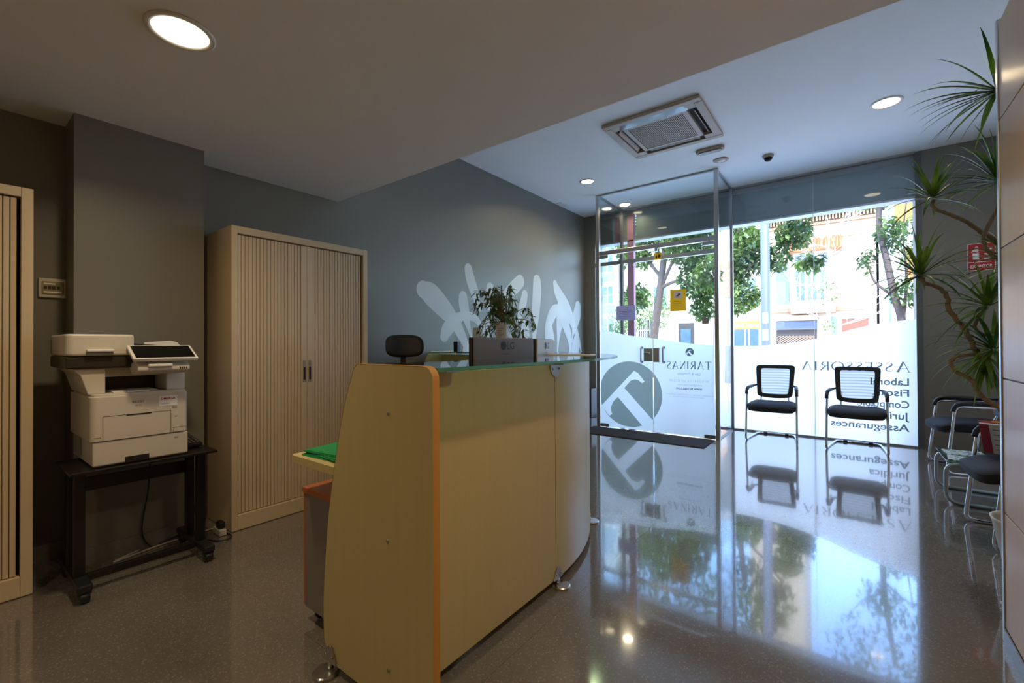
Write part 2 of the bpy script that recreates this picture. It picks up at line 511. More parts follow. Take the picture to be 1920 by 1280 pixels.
struct('floor', B().box(WX - .2, RX + .2, YB - .2, 7.05, -.12, 0), M['floor'])
struct('ceiling', B().box(WX - .2, RX + .2, YB - .2, YS, HL, HC + .35), M['ceil'])
struct('ceiling', B().box(WX - .2, RX + .2, YS, 7.05, HC, HC + .35), M['ceil'])
struct('wall_left', B().box(WX - .2, WX, YB - .2, 7.1, 0, HC), M['grey'])
struct('wall_left', B().box(WX, -3.36, .473, 1.086, 0, HL), M['grey'])
struct('wall_back', B().box(WX, RX, YB - .2, YB, 0, HL), M['ceil'])
struct('wall_right', B().box(RX, RX + .2, YB - .2, 7.1, 0, HC), M['ceil'])
b = B().box(WX, -3.42, YW, 7.1, 0, HC).box(.605, RX, YW, 7.1, 0, HC)
struct('wall_front', b, M['grey'])
struct('trim_1', B().box(.605, .66, YW - .012, YW, 0, HC - .01), mat('grey_jamb', srgb(88, 92, 92), 0.4))
b = B().box(WX, WX + .012, -3, .473, 0, .09).box(WX, WX + .012, 1.086, YW, 0, .09).box(-3.36, -3.348, .473, 1.086, 0, .09)
struct('baseboard_left', b, M['skirt'])
def sthing(name, loc=(0, 0, 0)):
    o = bpy.data.objects.new(name, None); COL.objects.link(o); o.location = loc; o['kind'] = 'structure'; return o

# partition with glossy beige panels, joints between them and a metal edge
pt = sthing('wall_partition')
zj = [0, 0.06, 0.52, 1.055, 1.575, 2.09, 2.48]
for z0, z1 in zip(zj[1:], zj[2:]):
    for y0, y1 in ((-2.99, -1.2), (-1.2, .7), (.7, 2.6)):
        B().box(.484, .50, y0 + .002, y1 - .002, z0 + .003, z1 - .003, bev=.001).build('panel', M['panel'], pt)
B().box(.488, .60, -2.99, 2.6, .0, 2.478).build('core', mat('partition_core', srgb(60, 48, 36), 0.6), pt)
B().box(.480, .602, 2.601, 2.63, .0, 2.50, bev=.003).build('edge_profile', M['steel'], pt)
B().box(.478, .484, -2.99, 2.60, .0, .058).build('skirting', M['alu'], pt)

# shop front: one glazed wall, frames and panes
w1 = sthing('window_1')
B().box(-1.30, .605, YW, YW + .012, .02, HC - .0).build('glass_pane', M['frontglass'], w1)
B().box(-1.30, .605, YW - .015, YW + .025, 0, .02).build('window_frame', M['alu'], w1)
B().box(-.362, -.358, YW - .004, YW + .016, .02, HC).build('pane_joint', M['white'], w1)
B().box(-1.30, .605, YW - .02, YW + .04, HC - .025, HC).build('window_frame', M['alu'], w1)
w2 = sthing('window_2')
B().box(-3.42, -1.312, YW, YW + .012, .02, HC - .0).build('glass_pane', M['frontglass'], w2)
B().box(-3.42, -2.955, YW - .02, YW + .03, 2.50, 2.56).build('transom', M['alu'], w2)
B().box(-2.905, -1.33, YW - .02, YW + .03, 2.50, 2.56).build('transom', M['alu'], w2)
B().box(-3.42, -1.30, YW - .015, YW + .025, 0, .02).build('window_frame', M['alu'], w2)
B().box(-3.42, -1.30, YW - .02, YW + .04, HC - .025, HC).build('window_frame', M['alu'], w2)

# glass porch with the double door
VX0, VX1, VY = -2.93, -1.312, 5.94
d1 = sthing('door_1')
for x in (VX0, VX1):
    B().box(x - .025, x + .025, VY - .025, VY + .025, 0, HC, bev=.002).build('post', M['steel'], d1)
for x in (VX0, VX1):
    B().box(x - .022, x + .022, YW - .045, YW - .001, 0, HC, bev=.002).build('post', M['alu'], d1)
B().box(VX0 + .027, VX1 - .027, VY - .02, VY + .02, 2.49, 2.55, bev=.002).build('transom', M['steel'], d1)
B().box(VX0 + .027, VX1 - .027, VY - .015, VY + .015, HC - .022, HC - .001).build('top_rail', M['alu'], d1)
for x in (VX0, VX1):
    B().box(x - .015, x + .015, VY + .027, YW - .047, HC - .022, HC - .001).build('top_rail', M['alu'], d1)
    B().box(x - .012, x + .012, VY + .027, YW - .047, 0, .018).build('bottom_rail', M['alu'], d1)
    B().box(x - .005, x + .005, VY + .027, YW - .047, .02, HC - .024).build('side_pane', M['glass'], d1)
B().box(VX0 + .027, VX1 - .027, VY - .005, VY + .005, 2.552, HC - .024).build('fanlight_pane', M['glass'], d1)
XM = -2.121
for k, (a, c) in enumerate(((VX0 + .03, XM - .003), (XM + .003, VX1 - .03))):
    lf = B().box(a, c, VY - .005, VY + .005, .012, 2.485, bev=.001).build('door_leaf', M['glass'], d1)
    # handles on both faces
    hx = -2.275 if k == 0 else -1.975
    for sy in (-1, 1):
        yy = VY + sy * .055
        b = B().tube(roundpath([(hx, VY + sy * .006, .955), (hx, yy, .955), (hx, yy, 1.15), (hx, VY + sy * .006, 1.15)], .03), .009)
        for z in (.955, 1.15): b.lathe([(.017, -.004), (.017, .004)], (hx, VY + sy * .011, z), 16, 'y')
        b.build('door_handle', M['steel'], lf)
    # corner pivots
    px = a + .05 if k == 0 else c - .08
    B().box(px - .05, px + .08, VY - .016, VY + .016, .008, .055, bev=.002).build('pivot_fitting', M['steel'], lf)
    B().box(px - .05, px + .08, VY - .016, VY + .016, 2.44, 2.487, bev=.002).build('pivot_fitting', M['steel'], lf)
# centre lock with plate on each leaf
B().box(-2.245, XM - .004, VY - .03, VY - .0055, .965, 1.14, bev=.004).box(-2.235, -2.19, VY - .038, VY - .03, .99, 1.11, bev=.003).build('lock_case', M['lockplate'], d1)
B().box(XM + .004, -2.035, VY - .026, VY - .0055, .955, 1.146, bev=.004).build('strike_plate', M['lockplate'], d1)
b = B().lathe([(.012, 0), (.012, -.02)], (-2.155, VY - .03, 1.08), 16, 'y').tube([(-2.155, VY - .047, 1.08), (-2.225, VY - .05, 1.085)], .007)
b.build('lock_lever', M['chrome'], d1)

# frosted film with wavy top, on the doors and on the right window
def wavefilm(pts, y, z0, parent, name='frosted_film'):
    P = smoothpath([(x, 0, z) for x, z in pts], 8)
    vs = []; fs = []
    for p in P: vs += [(p.x, y, z0), (p.x, y, p.z)]
    for i in range(len(P) - 1): fs.append((2 * i, 2 * i + 2, 2 * i + 3, 2 * i + 1))
    return flatmesh(name, vs, fs, M['film'], parent)
FY = VY - .0065
wavefilm([(-2.90, 1.396), (-2.70, 1.372), (-2.50, 1.326), (-2.30, 1.300), (-2.126, 1.276)], FY, .014, d1)
wavefilm([(-2.116, 1.274), (-1.9, 1.243), (-1.666, 1.208), (-1.5, 1.19), (-1.345, 1.182)], FY, .014, d1)
wavefilm([(-1.30, 1.168), (-1.0, 1.168), (-.75, 1.185), (-.5, 1.221), (-.2, 1.29), (.03, 1.366), (.3, 1.43), (.603, 1.468)], YW - .0015, .021, w1)

# round emblem with a slanted T cut out of it
TP = [(-2.393, .827), (-2.335, .80), (-2.242, .685), (-2.28, .662), (-2.33, .70), (-2.38, .709), (-2.44, .69), (-2.536, .582), (-2.10, .135), (-2.16, -.02),
      (-2.235, .03), (-2.633, .447), (-2.70, .385), (-2.735, .31), (-2.738, .25), (-2.722, .20), (-2.766, .17), (-2.89, .306)]
cc = (-2.46, .50); cr_ = .457
circ = [(cc[0] + cr_ * math.cos(2 * PI * i / 96), cc[1] + cr_ * math.sin(2 * PI * i / 96)) for i in range(96)]
base = clip(clip(circ, 0, -2.895, 1), 1, .016, 1)
vsA = []; fsA = []
for o_ in (clip(base, 0, XM - .004, -1), clip(base, 0, XM + .004, 1)):
    v, f = cut_poly(o_, TP, lambda x, z: True)
    k = len(vsA); vsA += [(x, FY - .0012, z) for x, z in v]; fsA += [tuple(i + k for i in q) for q in f]
flatmesh('round_emblem', vsA, fsA, M['circle'], d1)
k = .052 / cr_; sc = (-1.645, 1.093)
small = [(sc[0] + (x - cc[0]) * k, sc[1] + (z - cc[1]) * k) for x, z in circ]
smallT = [(sc[0] + (x - cc[0]) * k * .92, sc[1] + (z - cc[1]) * k * .92) for x, z in TP]
v, f = cut_poly(small, smallT, lambda x, z: True)
flatmesh('small_emblem', [(x, FY - .0012, z) for x, z in v], f, M['letter'], d1)
# lettering reads from the street, so it is mirrored from inside
def mirrored(xr, z, y): return lambda u, v: (xr - u, y, z + v)
b = B(); serif_text(b, 'TARINAS', mirrored(-1.385, .872, FY - .0012), .55, .10); b.build('lettering', M['letter'], d1)
b = B(); place_text(b, 'Law & Economy', mirrored(-1.516, .795, FY - .0012), w=.285, h=.036); b.build('lettering', M['letter2'], d1)
b = B()
place_text(b, '93 12 3 6 8 1 1 4 . 607 22 12 089', mirrored(-1.42, .706, FY - .0012), w=.49, h=.028)
place_text(b, 'info@tarinas.com', mirrored(-1.50, .657, FY - .0012), w=.30, h=.026)
place_text(b, 'LABORAL | FISCAL | COMPTABLE | JURIDICA', mirrored(-1.37, .532, FY - .0012), w=.585, h=.015)
place_text(b, 'ASSEGURANCES | ADMINISTRACIO', mirrored(-1.47, .503, FY - .0012), w=.39, h=.013)
b.build('lettering', tint('faint_vinyl', (0.66, 0.67, 0.68, 1)), d1)
b = B(); place_text(b, 'www.tarinas.com', mirrored(-1.495, .607, FY - .0012), w=.325, h=.032, bold=.02); b.build('lettering', M['letter'], d1)
LY = YW - .003
b = B(); serif_text(b, 'ASSESSORIA', mirrored(.55, .858, LY), 1.055, .118, .93); b.build('lettering', M['letter'], w1)
for t_, z, w_ in (('Laboral', .705, .345), ('Fiscal', .578, .275), ('Comptable', .443, .47), ('Jurídica', .310, .37), ('Assegurances', .175, .735)):
    b = B(); place_text(b, t_, mirrored(.535, z, LY), w=w_, h=.082, bold=.018); b.build('lettering', M['letter'], w1)

# fascia of the rolled shutter outside the glass, dark joint above, pink pilaster
struct('trim_2', B().box(-3.42, -2.86, 6.90, 7.06, 2.89, 3.30).box(-2.725, .605, 6.90, 7.06, 2.89, 3.30), M['fascia'])
struct('trim_3', B().box(-3.42, .605, 6.88, 7.06, 2.865, 2.888).box(-3.42, .605, 6.93, 7.06, 3.30, 3.38), mat('pale_edge_strip', srgb(200, 205, 212), 0.5))
tag(B().box(-2.875, -2.765, 6.88, 6.96, 0, 3.3, bev=.005).build('pilaster', M['pink']), 'pink painted pilaster standing outside the glass porch', 'pilaster')

# ------------------------------------------------------------------ recessed lights
def downlight(x, y, h, r, label, power, col=(1, .77, .48)):
    t = thing('downlight', label, 'ceiling light', (x, y, h), group=None)
    B().lathe([(r + .022, -.001), (r + .022, -.005), (r + .014, -.010), (r, -.008), (r - .002, -.002)], n=40).build('trim_ring', M['white'], t)
    B().lathe([(r - .001, -.0025), (r - .012, -.007), (.001, -.008)], n=40).build('diffuser', M['lampglow'], t, smooth=True)
    L = bpy.data.lights.new('lamp', 'AREA'); L.shape = 'DISK'; L.size = r * 1.7; L.energy = power; L.color = col; L.spread = math.radians(150)
    lo = bpy.data.objects.new('lamp', L); COL.objects.link(lo); lo.parent = t; lo.location = (0, 0, -.02)
    return t
downlight(-2.155, .615, HL, .098, 'large round recessed light in the low ceiling, glowing warm', 9.5)
downlight(-.12, 1.35, HL, .098, 'added round recessed light in the low ceiling, out of view above the passage beside the desk', 8.5)  # out-of-view lamp, added to brighten the desk's front panel
downlight(-1.25, -1.15, HL, .098, 'added round recessed light in the low ceiling, unseen behind the viewer on the left', 6.5, (1, .80, .55))  # unseen fill lamp, added for the end panel and left side
downlight(-2.78, 5.33, HC, .082, 'recessed light in the high ceiling just outside the glass porch', 9)
downlight(.28, 5.26, HC, .098, 'recessed light in the high ceiling nearest the long-leaved plant', 9)
downlight(-2.775, 6.57, HC, .080, 'small recessed light in the ceiling inside the glass porch', 2.5)

# ------------------------------------------------------------------ reception desk
desk = thing('reception_desk', 'curved maple reception counter with green glass top in the middle of the room', 'reception desk', (-1.3, 1.0, 0))
desk_off = Vector(desk.location)
def dpart(b, name, m, label=None, **k):
    o = b.build(name, m, None, **k); o.parent = desk; o.matrix_parent_inverse = Matrix.Translation(-desk_off)
    if label: o['label'] = label
    return o
def subpart(b, name, m, par, label=None):
    o = b.build(name, m, par)
    if label: o['label'] = label
    return o
DC = (-2.67, 1.885); RO = 1.5
def arc(r, a0=0, a1=90, n=28): return [(DC[0] + r * math.cos(math.radians(a0 + (a1 - a0) * i / n)), DC[1] + r * math.sin(math.radians(a0 + (a1 - a0) * i / n))) for i in range(n + 1)]
left = smoothpath([(-1.385, 1.12, 0), (-1.445, .985, 0), (-1.498, .806, 0), (-1.553, .56, 0), (-1.578, .36, 0), (-1.588, .22, 0), (-1.584, .105, 0)], 4)
prof = [(-.985, .03)] + [(-1.023 + .038 * math.cos(a), 1.097 + .038 * math.sin(a)) for a in [PI / 2 * i / 6 for i in range(7)]] + [(-1.365, 1.135)] + [(p.x, p.y) for p in left] + [(-1.565, .07), (-1.53, .04), (-1.50, .03)]
ep = dpart(B().prism(prof, 'y', .902, .928), 'end_panel', M['maple'])
# orange edge band follows the profile
b = B()
pp = [Vector((x, z)) for x, z in prof]
cen = Vector((-1.25, .6))
n_ = len(pp)
for i in range(n_ - 1):
    a, c = pp[i], pp[i + 1]
    d = (c - a); nn = Vector((-d.y, d.x)).normalized()
    if nn.dot((a + c) / 2 - cen) < 0: nn = -nn
    a2, c2 = a + nn * .0012, c + nn * .0012
    b.add([(a2.x, .9015, a2.y), (c2.x, .9015, c2.y), (c2.x, .9285, c2.y), (a2.x, .9285, a2.y)], [(0, 1, 2, 3)])
subpart(b, 'edge_band', M['maple_edge'], ep, 'orange edge band')
for z, x in ((.979, -1.194), (.564, -1.199), (.149, -1.196)):
    subpart(B().lathe([(.0065, .902), (.0065, .8995), (.004, .898), (.001, .8978)], (x, 0, z), 14, 'y'), 'screw', M['steel'], ep)
dpart(B().box(-1.20, -1.17, .929, 1.884, .035, 1.10, bev=.001), 'front_panel', M['maple'])
dpart(B().prism(arc(RO, .1, 45) + arc(RO - .03, .1, 45)[::-1], 'z', .035, 1.10), 'curved_panel', M['maple'])
dpart(B().prism(arc(RO, 45.1, 90) + arc(RO - .03, 45.1, 90)[::-1], 'z', .035, 1.10), 'curved_panel', M['maple'])
dpart(B().box(-3.498, -2.672, 3.355, 3.385, .035, 1.10, bev=.001), 'wing_panel', M['maple'])
wp = [(-(x + 1.17) * -1 + 3.385, z) for x, z in prof]
dpart(B().prism([(3.385 + (x + 1.17), z) for x, z in prof], 'x', -3.528, -3.50), 'end_panel', M['maple'])
gl = [(-.995, .932)] + arc(RO + .175, 0, 90) + [(-3.498, DC[1] + RO + .175), (-3.498, DC[1] + 1.27)] + arc(1.27, 0, 90)[::-1] + [(-1.40, .932)]
gt = dpart(B().prism(gl, 'z', 1.118, 1.130), 'glass_top', M['topglass'])
b = B()
outer = gl[:1] + arc(RO + .175, 0, 90) + [gl[30]]
for a, c in zip(outer, outer[1:]):
    if (Vector(a) - Vector(c)).length > 1e-4:
        va, vc = Vector(a), Vector(c); nn = Vector((vc.y - va.y, -(vc.x - va.x))).normalized() * .0006
        b.add([(a[0] + nn.x, a[1] + nn.y, 1.1185), (c[0] + nn.x, c[1] + nn.y, 1.1185), (c[0] + nn.x, c[1] + nn.y, 1.1295), (a[0] + nn.x, a[1] + nn.y, 1.1295)], [(0, 1, 2, 3)])
subpart(b, 'glass_edge', M['topedge'], gt, 'green polished glass edge')
def on_arc(t, r): return (DC[0] + r * math.cos(math.radians(t)), DC[1] + r * math.sin(math.radians(t)))
def bracket(x, y, ang):
    R_ = Matrix.Translation((x, y, 0)) @ Matrix.Rotation(math.radians(ang), 4, 'Z')
    t = B()
    n = 14
    poly = [(-.05, 1.10)] + [(-.05 + .1 * i / n, 1.085 - .048 * math.sin(PI * i / n) ** .7) for i in range(n + 1)] + [(.05, 1.10)]
    t.prism(poly, 'x', 0.001, .006)
    t.lathe([(.014, 1.0995), (.014, 1.117)], (.03, 0, 0), 16)
    t.box(.0, .06, -.02, .02, 1.10, 1.106)
    for s in (-1, 1): t.lathe([(.006, .006), (.005, .011), (.001, .012)], (0, s * .03, 1.08), 12, 'x')
    bmesh.ops.transform(t.bm, matrix=R_, verts=t.bm.verts)
    dpart(t, 'glass_bracket', M['steel'])
bracket(-1.17, 1.887, 0); bracket(*on_arc(45, RO), 45); bracket(*on_arc(88, RO), 88)
b = B().box(-1.24, -1.13, 1.10, 1.17, 1.1005, 1.117, bev=.002)
dpart(b, 'glass_standoff', M['steel'])
def foot(x, y, ang):
    R_ = Matrix.Translation((x, y, 0)) @ Matrix.Rotation(math.radians(ang), 4, 'Z')
    t = B()
    t.lathe([(.046, 0), (.046, .010), (.042, .014), (.001, .0145)], (0.02, 0, 0), 36, smooth=False)
    n = 12
    t.prism([(-.042, .035)] + [(-.042 + .084 * i / n, .04 + .055 * math.sin(PI * i / n)) for i in range(n + 1)] + [(.042, .035)], 'x', .001, .006)
    t.lathe([(.012, .014), (.012, .036)], (0.0, 0, 0), 12)
    for s in (-1, 1): t.lathe([(.005, .006), (.004, .010), (.001, .011)], (0, s * .02, .06), 12, 'x')
    bmesh.ops.transform(t.bm, matrix=R_, verts=t.bm.verts)
    dpart(t, 'foot', M['steel'])
foot(-1.17, 1.90, 0); foot(*on_arc(33, RO), 33); foot(*on_arc(70, RO), 70); foot(-1.535, .899, -90); foot(-3.2, 3.385, 90)
sf = [(-1.205, .93), (-1.205, 1.885)] + arc(RO - .034, 1, 90) + [(-3.498, DC[1] + RO - .034), (-3.498, 2.66)] + arc(.80, 0, 90)[::-1] + [(-1.90, 1.885), (-1.90, .945), (-1.88, .93)]
dpart(B().prism(sf, 'z', .708, .738), 'work_surface', M['maple'])

# green folders on the work surface
for i, (dx, dy, a) in enumerate(((0, 0, 4), (.012, .006, -3), (-.004, .01, 7))):
    Mx = Matrix.Translation((-1.735 + dx, 1.085 + dy, .739 + i * .0075)) @ Matrix.Rotation(math.radians(a), 4, 'Z')
    b = B().box(-.12, .12, -.125, .19, 0, .003, M=Mx).box(-.118, .115, -.12, .185, .0035, .0065, M=Mx)
    tag(b.build('folder', M['greenfolder']), ('bottom green card folder in the pile on the desk', 'middle green card folder in the pile on the desk', 'top green card folder in the pile on the desk')[i], 'folder', 'green folders on the desk')

# drawer pedestal under the desk
pd = thing('drawer_pedestal', 'grey pedestal cabinet with cherry top and edges under the reception desk', 'cabinet', (-1.7, 1.25, 0))
def wpart(par, b, name, m, label=None, **k):
    o = b.build(name, m, None, **k); o.parent = par; o.matrix_parent_inverse = Matrix.LocRotScale(par.location, par.rotation_euler, None).inverted()
    if label: o['label'] = label
    return o
wpart(pd, B().box(-1.905, -1.50, 1.0, 1.52, .06, .555, bev=.001), 'body', M['pedgrey'])
wpart(pd, B().box(-1.925, -1.495, .995, 1.525, .556, .58, bev=.002), 'top', M['cherry'], 'cherry coloured top')
wpart(pd, B().box(-1.922, -1.906, 1.0, 1.52, .065, .553, bev=.001), 'drawer_front', M['cherry'])
for x in (-1.87, -1.54):
    for y in (1.05, 1.47):
        wpart(pd, B().lathe([(.022, -.01), (.025, -.006), (.025, .006), (.022, .01)], (x, y, .026), 16, 'x').box(x - .014, x + .014, y - .01, y + .01, .045, .061), 'castor', M['black'])

# ------------------------------------------------------------------ monitors
def monitor(label, p0, p1, ztop, bright, zb=.739, h=.355):
    """p0,p1: ends of the back face seen from the camera side"""
    a = Vector(p0); c = Vector(p1); mid = (a + c) / 2; w = (c - a).length
    ang = math.atan2((c - a).y, (c - a).x)
    t = thing('computer_monitor', label, 'monitor', (mid.x, mid.y, zb), ang)
    z1 = ztop - zb; z0 = z1 - h
    B().box(-w / 2, w / 2, 0, .022, z0, z1, bev=.004).build('housing', M['black'], t)
    B().box(-w / 2 + .012, w / 2 - .004, -.012, 0.001, z0 + .004, z1 - .002, bev=.006).build('back_cover', bright, t)
    B().box(-w / 2 + .01, w / 2 - .01, .0225, .024, z0 + .02, z1 - .012).build('screen', M['screen'], t)
    lg = B()
    fn = lambda u, v: (-.012 + u, -.0128, z1 - .115 + v)
    place_text(lg, 'LG', lambda u, v: (.012 + u, -.0128, z1 - .072 + v), h=.045, bold=.02)
    lg.lathe([(.027, -.0126), (.027, -.0134)], (-.022, 0, z1 - .050), 28, 'y')
    place_text(lg, 'FLATRON', lambda u, v: (-.035 + u, -.0128, z1 - .108 + v), h=.011)
    lg.build('logo', M['ink'], t)
    B().box(-.03, .03, -.035, -.008, .02, z0 + .12, bev=.004).build('stand_neck', M['black'], t)
    B().lathe([(.11, 0), (.11, .008), (.10, .014), (.001, .016)], (0, 0, 0), 36).build('stand_base', M['black'], t)
    return t
monitor('large dark grey monitor seen from behind on the reception desk', (-1.75, 1.905), (-1.73, 2.50), 1.244, M['monback'])
monitor('second monitor with back coloured paler for window light, beside the large dark grey one', (-1.775, 2.60), (-1.93, 3.08), 1.241, mat('monitor_back_window_lit', srgb(176, 166, 154), 0.4, noise=.03))  # window light on this back is put into its paler colour

# ------------------------------------------------------------------ things on the far counter
tag(B().box(-3.282, -3.225, 3.30, 3.35, 1.1305, 1.235, bev=.003).build('speaker_box', M['black']), 'small upright black box standing on the far glass counter', 'box')
bh = thing('brochure_holder', 'clear acrylic brochure holder left of the fig plant', 'brochure holder', (-2.965, 3.34, 1.1305))
B().box(-.055, .055, -.002, .002, 0, .255).box(-.055, .055, -.035, -.031, 0, .12).box(-.055, .055, -.035, .002, 0, .003).build('holder', M['glass'], bh)
B().box(-.05, .05, -.028, -.006, .004, .24).build('brochures', M['paper'], bh)
wf = thing('potted_fig', 'weeping fig in a tall white planter on the far glass counter', 'potted plant', (-2.625, 3.33, 1.1305))
B().box(-.062, .062, -.062, .062, 0, .28, bev=.006).build('planter', M['paper'], wf)
b = B()
for i in range(7): b.box(-.035, .035 - .015 * (i % 3), -.0635, -.0622, .22 - i * .017, .223 - i * .017)
b.build('planter_label', M['inkgrey'], wf)
B().box(-.045, .045, -.045, .045, .276, .284).build('soil', mat('soil', srgb(50, 38, 28), .9, noise=.4, scale=60), wf)
B().tube([(-.035, 0, .26), (-.035, 0, .64)], .006, 8).build('support_stake', mat('dark_green_stake', srgb(24, 40, 26), .6), wf)
rnd = random.Random(5)
sb = B(); leaves_v = []; leaves_f = []
def leafquad(V, F, p, d, L, w, rnd, droop=0.0):
    d = Vector(d).normalized(); s = d.cross(Vector((rnd.uniform(-.4, .4), rnd.uniform(-.4, .4), 1))).normalized()
    k = len(V); q = Vector(p)
    a = q + d * L * .45 + s * w / 2 + Vector((0, 0, -.02 * L)); c = q + d * L * .45 - s * w / 2 + Vector((0, 0, -.02 * L))
    m1 = q + d * L * .45 + Vector((0, 0, .06 * L)); e = q + d * L + Vector((0, 0, -droop * L))
    V += [tuple(q), tuple(a), tuple(m1), tuple(c), tuple(e)]
    F += [(k, k + 2, k + 1), (k, k + 3, k + 2), (k + 1, k + 2, k + 4), (k + 2, k + 3, k + 4)]
stems = []
for i in range(34):
    a = rnd.uniform(0, 2 * PI); rr = rnd.uniform(.10, .40); hz = rnd.uniform(.34, .62) - (.30 if i % 2 and rr > .2 else 0)
    st = (rnd.uniform(-.02, .02), rnd.uniform(-.02, .02), .27)
    endz = hz - rnd.uniform(.0, .12)
    P = smoothpath([st, (math.cos(a) * rr * .35, math.sin(a) * rr * .3, .26 + (hz - .26) * .6 + .04), (math.cos(a) * rr * .8, math.sin(a) * rr * .6, hz + .02), (math.cos(a) * rr, math.sin(a) * rr * .7, endz)], 5)
    sb.tube(P, [.005 * (1 - .7 * j / len(P)) for j in range(len(P))], 6)
    for p in P[5:]:
        for _ in range(2):
            d = Vector((rnd.uniform(-1, 1), rnd.uniform(-1, 1), rnd.uniform(-1.6, .1)))
            if abs(p.x) < .10 and p.z < .30 and p.y < .08: continue
            leafquad(leaves_v, leaves_f, p + Vector((rnd.uniform(-.02, .02), rnd.uniform(-.02, .02), rnd.uniform(-.02, .02))), d, rnd.uniform(.045, .07), rnd.uniform(.02, .028), rnd, .15)
sb.build('stem', M['cane'], wf)
flatmesh('foliage', leaves_v, leaves_f, M['ficus'], wf)

ps = thing('paper_stack', 'flat stack of white papers on the curved glass counter right of the monitors', 'papers', (-1.46, 2.56, 1.1302), math.radians(14))
for i in range(2): B().box(-.148 + .002 * i, .148 - .003 * i, -.06, .06 - .002 * i, .0001 + i * .003, .0028 + i * .003).build('paper_bundle', M['paper'], ps)

# ------------------------------------------------------------------ task chair behind the desk
tc_ = thing('task_chair', 'black task chair with curved headrest behind the reception desk', 'office chair', (-2.70, 2.20, 0), math.radians(60))
def curved_pad(w, h, th, depth, z, y, n=10, m=8, tilt=0.0):
    b = B(); t = bmesh.new(); bmesh.ops.create_cube(t, size=1)
    bmesh.ops.subdivide_edges(t, edges=t.edges[:], cuts=9, use_grid_fill=True)
    for v in t.verts:
        x, yy, zz = v.co.x * 2, v.co.y * 2, v.co.z * 2
        k = (1 - abs(zz) ** 3 * .25) * (1 - .0 * abs(x))
        r = (abs(x) ** 3.2 + abs(zz) ** 3.2) ** (1 / 3.2)
        s_ = max(abs(x), abs(zz)); f = s_ / r if r > 1e-6 else 1
        X = x * f * w / 2; Z = zz * f * h / 2
        Y = yy * th / 2 * (1 - .6 * min(1, s_) ** 6) - depth * (x * f) ** 2 + tilt * zz
        v.co = Vector((X, y + Y, z + Z))
    for f_ in t.faces: f_.smooth = True
    b.merge(t); return b
curved_pad(.29, .175, .04, .07, 1.195, .10, tilt=.02).build('headrest', M['leather'], tc_)
B().box(-.02, .02, .10, .125, .98, 1.12, bev=.004).build('headrest_stem', M['black'], tc_)
curved_pad(.46, .42, .05, .05, .80, .12).build('backrest', M['leather'], tc_)
b = B().box(-.24, .24, -.36, .12, .44, .52, bev=.03, seg=4); b.build('seat', M['leather'], tc_)
B().tube(roundpath([(0, .0, .43), (0, .20, .43), (0, .165, .75)], .06), .018).build('back_support', M['black'], tc_)
B().lathe([(.028, .10), (.028, .28), (.016, .28), (.016, .44)], n=20).build('gas_column', M['blackm'], tc_)
for i in range(5):
    a = 2 * PI * i / 5
    c_, s_ = math.cos(a), math.sin(a)
    bb = B().tube([(c_ * .02, s_ * .02, .11), (c_ * .28, s_ * .28, .07)], [.022, .014], 8).build('base_leg', M['black'], tc_)
    B().lathe([(.022, -.012), (.027, -.006), (.027, .006), (.022, .012)], (c_ * .28, s_ * .28, .0275), 16, 'x').tube([(c_ * .28, s_ * .28, .05), (c_ * .28, s_ * .28, .072)], .008, 8).build('castor', M['black'], bb)

# ------------------------------------------------------------------ tambour cabinets
def cabinet(label, y0, y1, x0=-3.585, x1=-3.17, h=1.985):
    t = thing('tambour_cabinet', label, 'cabinet', ((x0 + x1) / 2, (y0 + y1) / 2, 0))
    ox, oy = t.location.x, t.location.y
    a, c = y0 - oy, y1 - oy; xf = x1 - ox; xb = x0 - ox
    b = B()
    b.box(xb, xf, a, a + .037, 0.003, h, bev=.003).box(xb, xf, c - .041, c, 0.003, h, bev=.003)
    b.box(xb, xf - .0005, a + .037, c - .041, 1.937 if h > 1.98 else 1.925, h, bev=.003).box(xb, xf - .0005, a + .037, c - .041, 0.003, .101, bev=.003)
    b.box(xb, xb + .01, a + .03, c - .03, .05, h - .02)
    b.build('carcass', M['beige'], t)
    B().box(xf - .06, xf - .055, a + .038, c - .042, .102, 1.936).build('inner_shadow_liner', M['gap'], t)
    mid = (a + .037 + c - .041) / 2 - .0
    zt = 1.932 if h > 1.98 else 1.92
    for s in (-1, 1):
        d = B()
        lo, hi = (a + .041, mid - .001) if s < 0 else (mid + .001, c - .053)
        rail = .042
        if s < 0: d.box(xf - .032, xf - .012, hi - rail, hi, .104, zt, bev=.002); s0, s1 = lo, hi - rail
        else: d.box(xf - .032, xf - .012, lo, lo + rail, .104, zt, bev=.002); s0, s1 = lo + rail, hi
        n = int(round((s1 - s0) / .0235)); wd = (s1 - s0) / n
        for i in range(n):
            ya = s0 + i * wd
            d.prism([(xf - .030, ya + .0012), (xf - .020, ya + .0012), (xf - .0165, ya + .004), (xf - .016, ya + wd - .004), (xf - .020, ya + wd - .0012), (xf - .030, ya + wd - .0012)], 'z', .106, zt - .002)
        dr = d.build('tambour_door', M['beige2'], t)
        hy = (hi - .020) if s < 0 else (lo + .020)
        hb = B().box(xf - .012, xf - .0075, hy - .011, hy + .011, .935, 1.095, bev=.002)
        hb.build('handle', M['greypl'], dr)
        hr = B().box(xf - .0076, xf - .0070, hy - .007, hy + .007, .952, 1.045)
        hr.build('handle_recess', M['gap'], dr)
        if s > 0: B().lathe([(.008, xf - .0075), (.008, xf - .004)], (0, hy, 1.072), 16, 'x').build('lock', M['steel'], dr)
    return t
cabinet('tall beige metal cabinet with two ribbed sliding doors, between the pillar and the leaf mural', 1.177, 2.192)
cabinet('tall beige ribbed-door cabinet cut off by the left edge of the photo', -.712, .305, h=1.972)

